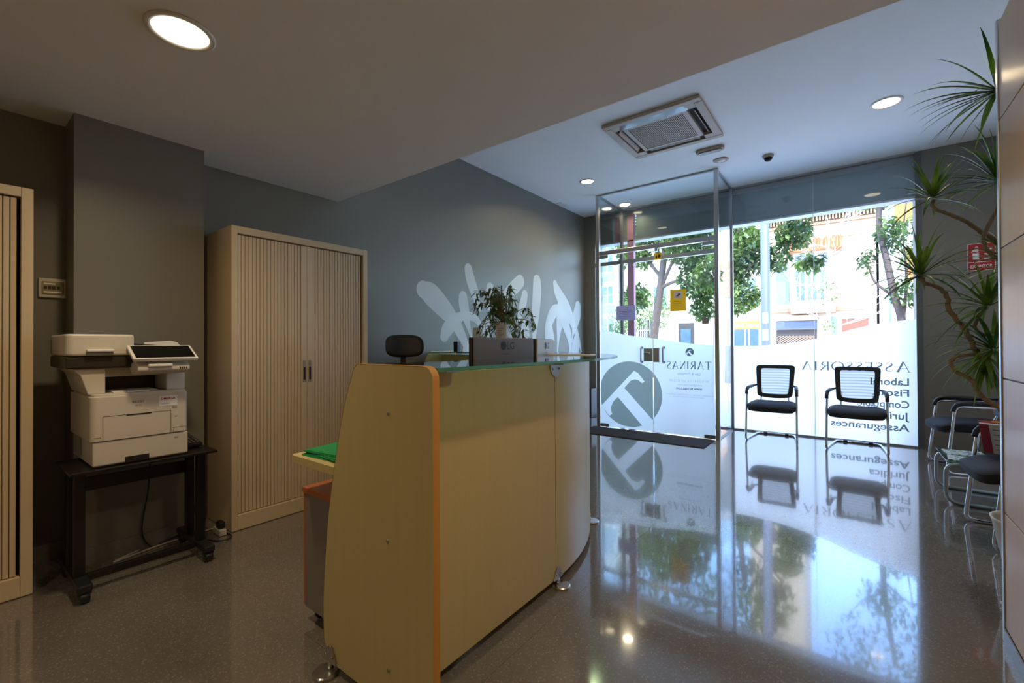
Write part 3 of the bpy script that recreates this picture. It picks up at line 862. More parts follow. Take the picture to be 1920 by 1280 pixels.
# small electrical panel on the wall
ep_ = thing('distribution_panel', 'small cream electrical panel on the wall beside the left cabinet', 'electrical panel', (-3.619, .4215, 1.535))
B().box(0, .018, -.056, .056, -.055, .055, bev=.005).build('frame', M['offwhite'], ep_)
B().box(.018, .024, -.044, .044, -.036, .036, bev=.003).build('window_cover', mat('smoky_cream_cover', srgb(150, 142, 100), .2), ep_)
b = B()
for i in range(4): b.box(.0242, .029, -.036 + i * .017, -.024 + i * .017, -.006, .010, bev=.001)
b.build('breakers', M['ink'], ep_)
B().box(.0242, .0247, -.036, .036, -.028, -.020).build('label_strip', M['paper'], ep_)
B().box(.0242, .0247, -.036, .010, .020, .027).build('label_strip', M['paper'], ep_)

# ------------------------------------------------------------------ printer cart
ct = thing('printer_cart', 'black metal wheeled cart standing in front of the dark pillar', 'cart', (-3.07, .69, 0))
cx, cy = -3.07, .69
def cp(b, name, m, label=None): return wpart(ct, b, name, m, label)
cp(B().box(-3.265, -2.875, .392, .996, .596, .61, bev=.002), 'shelf_top', M['blackm'])
for y in (.44, .945):
    for x in (-2.985, -3.16):
        cp(B().box(x - .02, x + .02, y - .02, y + .02, .09, .5955, bev=.003), 'post', M['blackm'])
    cp(B().box(-3.30, -2.84, y - .028, y + .028, .055, .09, bev=.008), 'foot_bar', M['black'])
    for x in (-3.27, -2.865):
        cp(B().lathe([(.018, -.02), (.0255, -.014), (.0255, .014), (.018, .02)], (x + .0, y, .0265), 18, 'y').box(x - .012, x + .012, y - .026, y + .026, .04, .056, bev=.003), 'castor', M['black'])
cp(B().box(-3.005, -2.975, .468, .917, .055, .088, bev=.002), 'cross_bar', M['blackm'])
cp(B().box(-3.18, -3.165, .461, .924, .45, .52, bev=.002), 'rear_brace', M['blackm'])

# ------------------------------------------------------------------ printer
pr = thing('office_printer', 'off-white multifunction printer with tilted touch panel on the black cart', 'printer', (-3.15, .66, .611))
def pp_(b, name, m, label=None, **k): return wpart(pr, b, name, m, label, **k)
Z0 = .618
pp_(B().box(-3.40, -2.905, .475, .862, Z0, .735, bev=.006).box(-3.39, -2.93, .485, .855, .6115, Z0), 'paper_tray', M['offwhite'])
pp_(B().box(-2.9048, -2.9035, .595, .692, Z0 + .001, Z0 + .028), 'tray_recess', M['gap'])
poly = []
def rr_poly(x0, x1, y0, y1, r, n=6):
    o = []
    for cx_, cy_, a0 in ((x1 - r, y1 - r, 0), (x0 + r, y1 - r, 90), (x0 + r, y0 + r, 180), (x1 - r, y0 + r, 270)):
        for i in range(n + 1):
            a = math.radians(a0 + 90 * i / n); o.append((cx_ + r * math.cos(a), cy_ + r * math.sin(a)))
    return o
pp_(B().prism(rr_poly(-3.42, -2.90, .466, .862, .028), 'z', .738, .955, bev=.003).prism(rr_poly(-3.42, -2.91, .475, .858, .028), 'z', .953, .966, bev=.003), 'body', M['offwhite'])
# seams of the front door
b = B()
for y0, y1, z0, z1 in ((.51, .512, .738, .857), (.783, .785, .738, .86), (.512, .785, .857, .859)): b.box(-2.8998, -2.8994, y0, y1, z0, z1)
for y0, y1, z0, z1 in ((.475, .503, .757, .7585), (.503, .5045, .740, .7585), (.795, .855, .763, .7645), (.795, .7965, .740, .7645)): b.box(-2.8998, -2.8994, y0, y1, z0, z1)
b.box(-2.8998, -2.8985, .60, .70, .853, .8575)
pp_(b, 'door_seam', M['gap'])
# uprights, bridge, inner cavity
pp_(B().prism([(.466, .966), (.53, .966), (.53, 1.094), (.41, 1.094), (.44, 1.06)], 'x', -3.36, -2.955, bev=.004), 'left_upright', M['offwhite'])
pp_(B().box(-3.36, -2.945, .775, .86, .966, 1.094, bev=.006), 'right_upright', M['white'])
pp_(B().box(-3.36, -3.14, .531, .774, .967, 1.045, bev=.002), 'output_cavity', M['black'])
pp_(B().box(-3.36, -3.02, .531, .774, 1.046, 1.094, bev=.003), 'bridge', M['offwhite'])
pp_(B().prism([(-2.93, .967), (-2.99, .967), (-3.13, .967), (-3.13, .975), (-2.99, .974)], 'y', .56, .74).box(-3.0, -2.93, .61, .70, .967, .974, bev=.002), 'output_tray', M['white'])
pp_(B().box(-3.37, -2.935, .385, .86, 1.095, 1.155, bev=.008), 'scanner_bed', mat('dark_brown_plastic', srgb(44, 38, 28), .45))
# document feeder
af = pp_(B().prism(rr_poly(-3.36, -2.925, .385, .637, .02), 'z', 1.157, 1.262, bev=.010), 'document_feeder', M['offwhite'])
subpart(B(), 'x', M['gap'], af) if False else None
pp_(B().box(-2.935, -2.905, .455, .555, 1.176, 1.188, bev=.004), 'feeder_grip', M['white'])
pp_(B().box(-2.9248, -2.9242, .455, .555, 1.158, 1.176), 'grip_shadow_gap', M['greypl'])
pp_(B().prism([(.64, 1.157), (.86, 1.157), (.86, 1.175), (.70, 1.185), (.64, 1.19)], 'x', -3.34, -2.99, bev=.003), 'feeder_exit', M['offwhite'])
t_ = B(); Mx = Matrix.Translation((-3.15, .642, 1.215)) @ Matrix.Rotation(math.radians(-6), 4, 'X')
t_.box(-.14, .14, 0, .27, 0, .004, bev=.001, M=Mx); pp_(t_, 'feeder_tray', mat('smoky_brown_tray', srgb(60, 50, 38), .3))
pp_(B().prism([(.70, 1.186), (.86, 1.176), (.865, 1.20), (.85, 1.222), (.82, 1.232), (.70, 1.222)], 'x', -3.05, -3.03, bev=.003), 'paper_stop', M['white'])
# touch panel
Mx = Matrix.Translation((-2.865, .741, 1.166)) @ Matrix.Rotation(math.radians(27), 4, 'Y')
tp = pp_(B().box(-.074, .074, -.137, .137, -.009, .009, bev=.004, M=Mx), 'touch_panel', M['white'])
sc_ = B().box(-.064, .066, -.125, .125, .0092, .0105, bev=.0004, M=Mx).build('screen', M['screen'], None)
sc_.parent = tp
pp_(B().prism([(-2.99, 1.10), (-2.88, 1.13), (-2.815, 1.10), (-2.815, 1.078), (-2.86, 1.06), (-2.934, 1.058)], 'y', .625, .845, bev=.006), 'panel_arm', M['offwhite'])
pp_(B().box(-2.83, -2.80, .665, .765, 1.098, 1.112, bev=.003), 'arm_grip', M['white'])
b = B()
for i in range(4): b.box(-2.8147, -2.8135, .80 + i * .009, .804 + i * .009, 1.082, 1.094)
pp_(b, 'arm_ports', M['ink'])
FX = -2.8992
b = B()
place_text(b, 'RICOH', lambda u, v: (FX, .622 + u, .914 + v), w=.046, h=.011, bold=.02)
place_text(b, 'MP 402', lambda u, v: (FX, .634 + u, .897 + v), w=.026, h=.007)
pp_(b, 'brand_lettering', M['inkgrey'])
st = pp_(B().box(-2.8998, -2.8990, .733, .812, .885, .937), 'service_sticker', M['paper'])
b = B(); place_text(b, 'SIMERSA', lambda u, v: (-2.8987, .739 + u, .918 + v), w=.064, h=.012, bold=.03)
o = b.build('sticker_lettering', M['red'], None); o.parent = st
b = B(); place_text(b, 'Technics', lambda u, v: (-2.8987, .737 + u, .894 + v), w=.04, h=.006)
o = b.build('sticker_lettering', M['inkgrey'], None); o.parent = st
pp_(B().box(-2.8998, -2.8990, .788, .810, .868, .880), 'small_sticker', M['greypl'])
pp_(B().box(-2.9048, -2.9040, .80, .815, .705, .713), 'small_sticker', M['greypl'])
pp_(B().box(-2.8998, -2.8990, .80, .812, .822, .827), 'small_sticker', M['greypl'])
b = B()
for i in range(9): b.box(-3.30 + i * .018, -3.29 + i * .018, .4655, .4662, .64, .74)
pp_(b, 'side_vent', M['greypl'])

# card terminal
kt = thing('card_terminal', 'small black card payment terminal on the cart beside the printer', 'card terminal', (-3.12, .925, .611), math.radians(8))
Mx = Matrix.Translation((0, 0, .006)) @ Matrix.Rotation(math.radians(14), 4, 'Y')
B().box(-.085, .085, -.038, .038, .018, .040, bev=.006, M=Mx).build('body', M['black'], kt)
B().box(-.075, -.02, -.03, .03, .0402, .0415, M=Mx).build('screen', mat('blue_grey_screen', srgb(70, 82, 100), .2), kt)
b = B()
for i in range(4):
    for j in range(3): b.box(-.008 + i * .02, .004 + i * .02, -.026 + j * .02, -.014 + j * .02, .0402, .043, bev=.001, M=Mx)
b.build('keypad', M['greypl'], kt)
B().box(-.085, .07, -.034, .034, 0, .012, bev=.003).build('base', M['black'], kt)

# cables and plugs on the floor
def cable(name, label, pts, r, m):
    return tag(B().tube(smoothpath(pts, 8), r, 8).build(name, m), label, 'cable')
cable('power_cable', 'cream cable lying on the floor behind the cart', [(-3.335, .75, .006), (-3.26, .62, .006), (-3.31, .82, .006), (-3.325, .98, .006), (-3.33, 1.13, .006)], .005, M['offwhite'])
cable('power_cable', 'black cable hanging behind the printer cart down to the floor', [(-3.33, .80, .60), (-3.335, .79, .35), (-3.335, .76, .12), (-3.325, .80, .01), (-3.33, .87, .016), (-3.335, .97, .03)], .004, M['black'])
cable('power_cable', 'black cable looped on the floor at the foot of the tall cabinet', [(-3.29, 1.12, .02), (-3.20, 1.145, .008), (-3.10, 1.15, .008), (-3.07, 1.10, .008), (-3.13, 1.05, .008), (-3.24, 1.03, .02), (-3.335, 1.02, .20)], .0045, M['black'])
tag(B().box(-3.27, -3.16, 1.105, 1.145, .002, .040, bev=.004).build('power_strip', M['offwhite']), 'cream power strip on the floor beside the tall cabinet', 'power strip')
tag(B().box(-3.235, -3.175, 1.108, 1.144, .0405, .085, bev=.008).build('plug_adapter', M['black']), 'black plug adapter in the power strip beside the tall cabinet', 'plug')

# ------------------------------------------------------------------ leaf mural on the left wall
PET = [
[(3.192,1.794,.096),(3.296,1.753,.128),(3.453,1.641,.121),(3.64,1.485,.089),(3.793,1.287,.062),(3.872,1.129,.043),(3.95,.9,.03)],
[(3.895,2.109,.065),(3.924,2.009,.076),(3.994,1.855,.073),(4.066,1.698,.045),(4.115,1.611,.021)],
[(3.801,1.766,.07),(3.811,1.681,.081),(3.852,1.525,.064),(3.897,1.4,.035),(3.943,1.289,.012)],
[(3.496,1.299,.064),(3.555,1.391,.087),(3.683,1.487,.079),(3.817,1.547,.05),(3.98,1.531,.048),(4.101,1.454,.037)],
[(4.295,1.917,.072),(4.295,1.832,.078),(4.294,1.731,.065),(4.293,1.63,.048)],
[(4.939,2.072,.095),(4.815,1.986,.098),(4.638,1.88,.07),(4.468,1.761,.045)],
[(5.047,1.901,.066),(5.015,1.801,.076),(4.95,1.667,.063),(4.887,1.499,.03)],
[(5.352,2.122,.096),(5.351,1.962,.109),(5.321,1.708,.098),(5.291,1.475,.07),(5.272,1.321,.048),(5.25,1.1,.03)],
[(5.844,2.141,.054),(5.929,2.015,.098),(6.162,1.801,.122),(6.395,1.553,.086),(6.571,1.292,.048),(6.675,1.067,.017)],
[(6.012,1.917,.068),(6.006,1.749,.099),(5.975,1.538,.092),(5.932,1.287,.036),(5.91,1.08,.018)],
[(5.589,1.305,.04),(5.647,1.486,.087),(5.8,1.696,.101),(5.977,1.726,.08),(6.138,1.544,.108),(6.283,1.29,.072),(6.302,1.073,.026)],
[(6.564,1.827,.096),(6.531,1.692,.123),(6.461,1.534,.094),(6.393,1.378,.033),(6.369,1.225,.016)],
[(5.702,1.447,.064),(5.701,1.366,.093),(5.711,1.245,.111)],
[(6.503,1.28,.081),(6.479,1.181,.115),(6.455,1.049,.125)],
[(3.849,1.161,.062),(3.849,1.082,.078)],
[(5.043,1.467,.082),(5.042,1.355,.102),(5.041,1.243,.092)],
[(4.227,1.459,.06),(4.214,1.358,.081),(4.213,1.241,.064)]]
mural = thing('leaf_mural', 'white overlapping leaf shapes painted on the dark left wall', 'wall decal', (WX, 4.9, 1.2))
def petalmat():
    m = bpy.data.materials.new('translucent_white_vinyl'); m.use_nodes = True
    n = m.node_tree.nodes; l = m.node_tree.links
    p = n['Principled BSDF']; p.inputs['Base Color'].default_value = srgb(245, 247, 242); p.inputs['Roughness'].default_value = .5
    t = n.new('ShaderNodeBsdfTransparent'); mx = n.new('ShaderNodeMixShader'); mx.inputs[0].default_value = .57
    l.new(t.outputs[0], mx.inputs[1]); l.new(p.outputs[0], mx.inputs[2]); l.new(mx.outputs[0], n['Material Output'].inputs[0])
    return m
pmat = petalmat()
for i, P in enumerate(PET):
    C_ = smoothpath([(y, z, w) for y, z, w in P], 6)
    Lp, Rp = [], []
    for j, c in enumerate(C_):
        a = C_[max(j - 1, 0)]; d = C_[min(j + 1, len(C_) - 1)] - a; d = Vector((d.x, d.y)).normalized(); nn = Vector((-d.y, d.x)) * c.z
        Lp.append((c.x + nn.x, c.y + nn.y)); Rp.append((c.x - nn.x, c.y - nn.y))
    a = C_[0]; d = Vector((C_[1].x - a.x, C_[1].y - a.y)).normalized(); ang0 = math.atan2(d.x, -d.y)   # perpendicular
    cap = []
    base_a = math.atan2(-d.x, d.y) + PI
    for k in range(1, 12):
        # half circle from right side round the tip to the left side
        th = PI * k / 12
        nn = Vector((-d.y, d.x)); v = (-nn) * math.cos(th) - d * math.sin(th)
        cap.append((a.x + v.x * a.z, a.y + v.y * a.z))
    ring = Lp[::-1] + []
    poly = Rp[::-1] + cap + Lp
    x = .0008 + i * .0004
    vs = [(x, p[0] - 4.9, p[1] - 1.2) for p in poly]
    nR = len(Rp)
    # triangulate as strip plus fan
    fs = []
    n = len(C_)
    vs = [(x, p[0] - 4.9, p[1] - 1.2) for p in Lp] + [(x, p[0] - 4.9, p[1] - 1.2) for p in Rp] + [(x, p[0] - 4.9, p[1] - 1.2) for p in cap]
    for j in range(n - 1): fs.append((j, j + 1, n + j + 1, n + j))
    fs.append(tuple([n] + [2 * n + k for k in range(11)] + [0]))
    flatmesh('leaf_shape', vs, fs, pmat, mural)

# ------------------------------------------------------------------ ceiling equipment
ac = thing('ceiling_air_conditioner', 'square beige ceiling air conditioner with central grille', 'air conditioner', (-1.49, 4.52, HC))
b = B()
o_, i_ = .465, .395
for (a, c, d, e) in ((-o_, o_, -o_, -i_), (-o_, o_, i_, o_), (-o_, -i_, -i_, i_), (i_, o_, -i_, i_)): b.box(a, c, d, e, -.035, -.001, bev=.008, seg=3)
b.box(-.31, .31, -.31, -.27, -.033, -.001).box(-.31, .31, .27, .31, -.033, -.001).box(-.31, -.27, -.27, .27, -.033, -.001).box(.27, .31, -.27, .27, -.033, -.001)
for sx in (-1, 1):
    for sy in (-1, 1): b.box(min(sx * .31, sx * .395), max(sx * .31, sx * .395), min(sy * .31, sy * .395), max(sy * .31, sy * .395), -.033, -.001)
b.build('frame', M['acbeige'], ac)
B().box(-.39, .39, -.39, .39, -.004, -.001).build('inner_tray', M['gap'], ac)
b = B()
for i in range(34):
    x = -.26 + i * .0158
    b.box(x, x + .008, -.262, .262, -.030, -.016)
for y in (-.268, -.134, 0, .134, .262): b.box(-.266, .266, y - .003, y + .003, -.028, -.014)
b.build('grille', M['acbeige'], ac)
Mx = Matrix.Translation((0, -.352, -.030)) @ Matrix.Rotation(math.radians(-14), 4, 'X')
B().box(-.33, .33, -.036, .036, -.003, .003, bev=.002, M=Mx).build('flap', M['flap'], ac)
for sx in (-1, 1):
    Mx = Matrix.Translation((sx * .36, 0, -.018)) @ Matrix.Rotation(math.radians(sx * 55), 4, 'Y')
    B().box(-.024, .024, -.26, .26, -.002, .002, bev=.001, M=Mx).build('flap', M['acbeige'], ac)
Mx = Matrix.Translation((0, .352, -.024)) @ Matrix.Rotation(math.radians(10), 4, 'X')
B().box(-.26, .26, -.030, .030, -.002, .002, bev=.001, M=Mx).build('flap', mat('brown_flap', srgb(120, 104, 84), .5), ac)

em = thing('emergency_light', 'oblong emergency light on the ceiling beside the air conditioner', 'emergency light', (-1.23, 5.29, HC))
B().prism(rr_poly(-.15, .15, -.052, .052, .05), 'z', -.03, -.001, bev=.004).build('housing', M['acbeige'], em)
B().prism(rr_poly(-.125, .125, -.038, .038, .036), 'z', -.042, -.030, bev=.004).build('lens', M['greypl'], em)
sm = thing('ceiling_speaker', 'flat round white cover on the ceiling above the porch corner', 'ceiling speaker', (-1.2, 5.68, HC))
B().lathe([(.085, -.001), (.085, -.006), (.07, -.014), (.05, -.014)], n=36).build('rim', M['acbeige'], sm)
B().lathe([(.049, -.010), (.035, -.020), (.001, -.022)], n=30).build('cover', M['white'], sm)
cm = thing('security_camera', 'small dome security camera on the ceiling above the window', 'security camera', (-.738, 5.89, HC))
B().lathe([(.058, -.001), (.058, -.02), (.05, -.03)], n=32).build('base', M['acbeige'], cm)
B().lathe([(.044, -.030)] + [(.044 * math.cos(a), -.03 - .044 * math.sin(a)) for a in [PI / 2 * i / 8 for i in range(1, 9)]], n=28).build('dome', M['screen'], cm)
tag(B().box(-3.60, -3.50, 5.86, 6.06, HC - .012, HC - .001, bev=.003).build('ceiling_vent', M['white']), 'small white vent cover on the ceiling near the left wall corner', 'vent')
tag(B().box(-.202, -.195, 5.52, 6.38, HC - .003, HC - .0005).build('access_hatch_seam', M['greypl']), 'thin straight seam on the ceiling near the window', 'seam') if False else None

# ------------------------------------------------------------------ floor mat, stand
em_ = tag(B().box(-2.98, -1.34, 5.37, 5.885, .0, .009, bev=.003).build('door_mat', M['mat']), 'black entrance mat in front of the glass door', 'mat')
us = thing('umbrella_stand', 'black box stand in the corner left of the glass porch', 'stand', (-3.46, 6.62, 0))
B().box(-.11, .11, -.11, .11, 0.004, .46, bev=.006).build('body', M['black'], us)
B().box(-.115, .115, -.115, .115, .461, .475, bev=.003).build('rim', M['blackm'], us)

# ------------------------------------------------------------------ notices on the glass door
def notice(name, label, x0, x1, z0, z1, m, y=VY - .0075):
    t = thing(name, label, 'notice', ((x0 + x1) / 2, y, (z0 + z1) / 2))
    w, h = (x1 - x0) / 2, (z1 - z0) / 2
    B().box(-w, w, -.0006, .0006, -h, h).build('sheet', m, t)
    return t, w, h
def papermat(name, col, tr):
    m = bpy.data.materials.new(name); m.use_nodes = True
    n = m.node_tree.nodes; l = m.node_tree.links; n.remove(n['Principled BSDF'])
    t = n.new('ShaderNodeBsdfTranslucent'); t.inputs[0].default_value = col
    d = n.new('ShaderNodeBsdfDiffuse'); d.inputs[0].default_value = col
    mx = n.new('ShaderNodeMixShader'); mx.inputs[0].default_value = 1 - tr
    l.new(t.outputs[0], mx.inputs[1]); l.new(d.outputs[0], mx.inputs[2]); l.new(mx.outputs[0], n['Material Output'].inputs[0])
    return m
PW = papermat('backlit_white_sheet', srgb(200, 200, 226), .35); PY = papermat('backlit_yellow_sheet', srgb(240, 205, 80), .5)
t, w, h = notice('paper_notice', 'white landscape notice taped on the left door leaf', -2.645, -2.369, 1.535, 1.742, PW)
b = B()
for i, (a, c) in enumerate(((-.04, .05), (-.03, .03), (-.10, .09), (-.09, .05), (-.035, .035), (-.10, .07), (-.08, .08))): b.box(a, c, -.0012, -.0008, h - .035 - i * .024, h - .031 - i * .024)
b.build('print', M['inkgrey'], t)
t, w, h = notice('paper_notice', 'yellow portrait notice with a small picture on the right door leaf', -1.888, -1.686, 1.628, 1.911, PY)
B().box(-.055, .055, -.0012, -.0008, .02, .115).build('picture', M['paper'], t)
b = B(); b.prism([(-.035, .055), (-.01, .065), (.0, .085), (.03, .092), (.035, .07), (.012, .06), (.0, .05)], 'y', -.0018, -.0014)
for i in range(4): b.box(-.06, .055 - .01 * (i % 2), -.0012, -.0008, -.02 - i * .022, -.017 - i * .022)
b.build('print', M['inkgrey'], t)
t, w, h = notice('warning_sticker', 'small bright yellow warning sticker high on the door gap', -2.10, -2.0, 2.335, 2.425, M['yellow'])
b = B(); b.prism([(-.03, -.02), (-.02, .02), (-.005, .0), (-.01, -.03)], 'y', -.0016, -.001).lathe([(.02, -.001), (.02, -.0016)], (.02, 0, 0), 16, 'y'); b.build('print', M['ink'], t)
t, w, h = notice('paper_notice', 'small grey sticker near the hinge of the right door leaf', -1.49, -1.41, 1.45, 1.53, M['greypl'])
tag(B().box(-2.085, -2.045, VY - .035, VY - .0055, 2.445, 2.49, bev=.004).build('door_catch', M['alu']), 'small grey catch under the porch transom', 'door catch')

# ------------------------------------------------------------------ visitor chairs
def meshmat():
    m = bpy.data.materials.new('black_mesh_net'); m.use_nodes = True
    n = m.node_tree.nodes; l = m.node_tree.links
    p = n['Principled BSDF']; p.inputs['Base Color'].default_value = srgb(40, 38, 42); p.inputs['Roughness'].default_value = .7
    t = n.new('ShaderNodeBsdfTransparent')
    tc = n.new('ShaderNodeTexCoord'); mp = n.new('ShaderNodeMapping'); mp.inputs['Scale'].default_value = (1, 1, 1)
    wv = n.new('ShaderNodeTexWave'); wv.inputs['Scale'].default_value = 9; wv.inputs['Distortion'].default_value = 1.6; wv.inputs['Detail'].default_value = 0
    wv.inputs['Detail Scale'].default_value = .4; wv.bands_direction = 'Z'
    l.new(tc.outputs['Object'], mp.inputs[0]); l.new(mp.outputs[0], wv.inputs[0])
    mr = n.new('ShaderNodeMapRange'); mr.inputs[3].default_value = .42; mr.inputs[4].default_value = .64
    l.new(wv.outputs['Fac'], mr.inputs[0])
    mx = n.new('ShaderNodeMixShader'); l.new(mr.outputs[0], mx.inputs[0])
    l.new(t.outputs[0], mx.inputs[1]); l.new(p.outputs[0], mx.inputs[2]); l.new(mx.outputs[0], n['Material Output'].inputs[0])
    return m
M['net'] = meshmat()

def seat_pad(w, d, th, z, y0):
    """cushion with rounded front, slightly dished"""
    t = bmesh.new(); bmesh.ops.create_cube(t, size=1)
    bmesh.ops.subdivide_edges(t, edges=t.edges[:], cuts=11, use_grid_fill=True)
    for v in t.verts:
        x, y, zz = v.co * 2
        r = (abs(x) ** 6 + abs(y) ** 6) ** (1 / 6); s_ = max(abs(x), abs(y)); f = s_ / r if r > 1e-6 else 1
        X = x * f * w / 2; Y = y * f * d / 2
        edge = max(0, s_ - .55) / .45
        Z = zz * th / 2 * (1 - .55 * edge ** 3)
        if zz > 0: Z -= .012 * (1 - x * x) * (1 - y * y)
        Z -= .030 * max(0, -y - .35) ** 2 * 2
        v.co = Vector((X, y0 + d / 2 + Y, z - th / 2 + Z))
    for f_ in t.faces: f_.smooth = True
    b = B(); b.merge(t); return b

def back_point(u, v):
    """u,v in -1..1 across and up the backrest; bowed backwards, leaning back"""
    z = .715 + v * .195
    y = .155 + (v + 1) * .052 - .022 * (1 - u * u) * -1
    w = .200 + .012 * v
    zz = z - (.020 * (1 - u * u) if v < 0 else 0) * (-v)
    return Vector((u * w, y, zz))

def make_visitor(label, solid):
    t = thing('visitor_chair', label, 'chair')
    seat_pad(.51, .52, .105, .478, -.35).build('seat', M['fabric'], t, smooth=True)
    N = 16
    def ring(k):
        out = []
        for i in range(N): out.append((-1 + 2 * i / N, 1))
        for i in range(N): out.append((1, 1 - 2 * i / N))
        for i in range(N): out.append((1 - 2 * i / N, -1))
        for i in range(N): out.append((-1, -1 + 2 * i / N))
        return [(u * k[0], v * k[1]) for u, v in out]
    def rnd_(uv, p=13):
        o = []
        for u, v in uv:
            r = (abs(u) ** p + abs(v) ** p) ** (1 / p); s_ = max(abs(u), abs(v)); f = s_ / r if r else 1
            o.append((u * f, v * f))
        return o
    O = [back_point(u * 1.04, v * 1.03) for u, v in rnd_(ring((1, 1)))]
    I = [back_point(u, v) for u, v in rnd_(ring((.79, .80)))]
    b = B(); n = len(O); th = .016
    vs = [(p.x, p.y - th, p.z) for p in O] + [(p.x, p.y - th, p.z) for p in I] + [(p.x, p.y + th, p.z) for p in I] + [(p.x, p.y + th, p.z) for p in O]
    fs = []
    for k in range(4):
        for i in range(n):
            j = (i + 1) % n; k2 = (k + 1) % 4
            fs.append((k * n + i, k * n + j, k2 * n + j, k2 * n + i))
    b.add(vs, fs); b.build('back_frame', M['black'], t)
    vs = []; fs = []; K = 12
    for i in range(K + 1):
        for j in range(K + 1):
            p = back_point((-1 + 2 * i / K) * .80, (-1 + 2 * j / K) * .81); vs.append(tuple(p))
    for i in range(K):
        for j in range(K): fs.append((i * (K + 1) + j, (i + 1) * (K + 1) + j, (i + 1) * (K + 1) + j + 1, i * (K + 1) + j + 1))
    o = flatmesh('back_panel', vs, fs, M['fabric'] if solid else M['net'], t)
    if solid:
        md = o.modifiers.new('s', 'SOLIDIFY'); md.thickness = .02
    # chrome sled frame: left and right side with the rear floor bar, one bent tube
    fr = roundpath([(-.255, .10, .618), (-.262, -.235, .618), (-.268, -.30, .012), (-.252, -.08, .012), (-.205, .28, .012), (.205, .28, .012), (.252, -.08, .012), (.268, -.30, .012), (.262, -.235, .618), (.255, .10, .618)], .055, 6)
    B().tube(fr, .0125, 12).build('chrome_frame', M['chrome'], t)
    b = B().tube(roundpath([(-.262, -.262, .40), (-.20, -.20, .395), (-.16, .12, .395), (-.15, .165, .52), (-.15, .185, .62)], .04), .010, 8)
    b.build('back_support', M['chrome'], t)
    b = B().tube(roundpath([(.262, -.262, .40), (.20, -.20, .395), (.16, .12, .395), (.15, .165, .52), (.15, .185, .62)], .04), .010, 8)
    b.build('back_support', M['chrome'], t)
    for s in (-1, 1):
        P = smoothpath([(s * .264, -.252, .570), (s * .263, -.238, .615), (s * .258, -.20, .645), (s * .252, -.12, .652), (s * .245, .02, .650), (s * .225, .13, .652), (s * .19, .185, .66)], 4)
        B().tube(P, [.018] * 6 + [.020] * (len(P) - 12) + [.012] * 6, 10).build('armrest', M['black'], t)
        B().box(s * .12 - .02, s * .12 + .02, .262, .298, .0, .028, bev=.003).build('floor_glide', M['black'], t)
    return t
vc = make_visitor('left one of the two mesh-backed chairs facing into the room by the window', False)
vc.location = (-.775, 6.44, 0); vc.rotation_euler = (0, 0, math.radians(1)); vc['group'] = 'visitor chairs'
v2 = dup(vc, (.055, 6.43, 0), math.radians(-2), 'right one of the two mesh-backed chairs, in front of the window lettering')
sc3 = make_visitor('black fabric armchair with chrome legs in the far right corner beside the low table', True)
sc3.location = (.955, 5.92, 0); sc3.rotation_euler = (0, 0, math.radians(-83)); sc3['group'] = 'visitor chairs'
v4 = dup(sc3, (.925, 3.98, 0), math.radians(-86), 'nearest black armchair on the right, half hidden by the beige partition')

# low table with glass top between the side chairs
tb = thing('side_table', 'low chrome-legged glass table between the armchairs on the right', 'table', (.86, 4.83, 0))
for s in (-1, 1):
    P = roundpath([(.22, s * .235, .30), (-.30, s * .235, .30), (-.30, s * .235, .014), (.22, s * .235, .014)], .075, 7)
    B().tube(P, .0135, 12).build('loop_leg', M['alu'], tb)
    for x in (-.18, .14): B().lathe([(.010, 0), (.010, .004)], (x, s * .235, -.0), 12).build('floor_glide', M['black'], tb)
B().tube([(.10, -.235, .30), (.10, .235, .30)], .010, 10).build('cross_tube', M['alu'], tb)
B().box(-.30, .25, -.27, .27, .3145, .3225, bev=.002).build('glass_top', M['topglass'], tb)

def magmat(name, cols, sc):
    m = bpy.data.materials.new(name); m.use_nodes = True
    n = m.node_tree.nodes; l = m.node_tree.links; p = n['Principled BSDF']; p.inputs['Roughness'].default_value = .3
    tc = n.new('ShaderNodeTexCoord'); nz = n.new('ShaderNodeTexNoise'); nz.inputs['Scale'].default_value = sc; nz.inputs['Detail'].default_value = 6
    cr = n.new('ShaderNodeValToRGB'); cr.color_ramp.interpolation = 'CONSTANT'
    e = cr.color_ramp.elements; e[0].position = 0; e[0].color = cols[0]; e[1].position = .40; e[1].color = cols[1]
    for i, c in enumerate(cols[2:]):
        k = e.new(.48 + .07 * i); k.color = c
    l.new(tc.outputs['Object'], nz.inputs[0]); l.new(nz.outputs[0], cr.inputs[0]); l.new(cr.outputs[0], p.inputs['Base Color'])
    return m
mg = magmat('magazine_cover', [srgb(40, 60, 80), srgb(210, 220, 235), srgb(120, 160, 70), srgb(225, 225, 235), srgb(60, 80, 120)], 14)
for i, (x, y, a, lb) in enumerate(((.71, 4.94, 4, 'far magazine with a colourful printed cover on the low table'), (.70, 4.70, -5, 'near magazine with a colourful printed cover on the low table'))):
    Mx = Matrix.Translation((x, y, .323)) @ Matrix.Rotation(math.radians(a), 4, 'Z')
    tag(B().box(-.115, .115, -.10, .10, .0003, .007 , bev=.001, M=Mx).build('magazine', mg), lb, 'magazine')
bk = thing('brochure', 'red and yellow brochure lying on the seat of the far right armchair', 'brochure', (1.03, 5.72, .487), math.radians(20))
B().box(-.10, .10, -.07, .07, 0, .006, bev=.001).build('cover', M['red'], bk)
B().prism([(-.05, 0), (-.01, .045), (.03, 0), (-.01, -.045)], 'z', .0062, .007).build('emblem', M['yellow'], bk)
nw = thing('newspaper', 'folded pink and white newspaper standing on the near armchair', 'newspaper', (.80, 4.13, .482), math.radians(62))
Mx = Matrix.Rotation(math.radians(-20), 4, 'Y')
B().box(-.006, .006, -.14, .12, .0, .21, bev=.002, M=Mx).build('folded_pages', M['paper'], nw)
b = B()
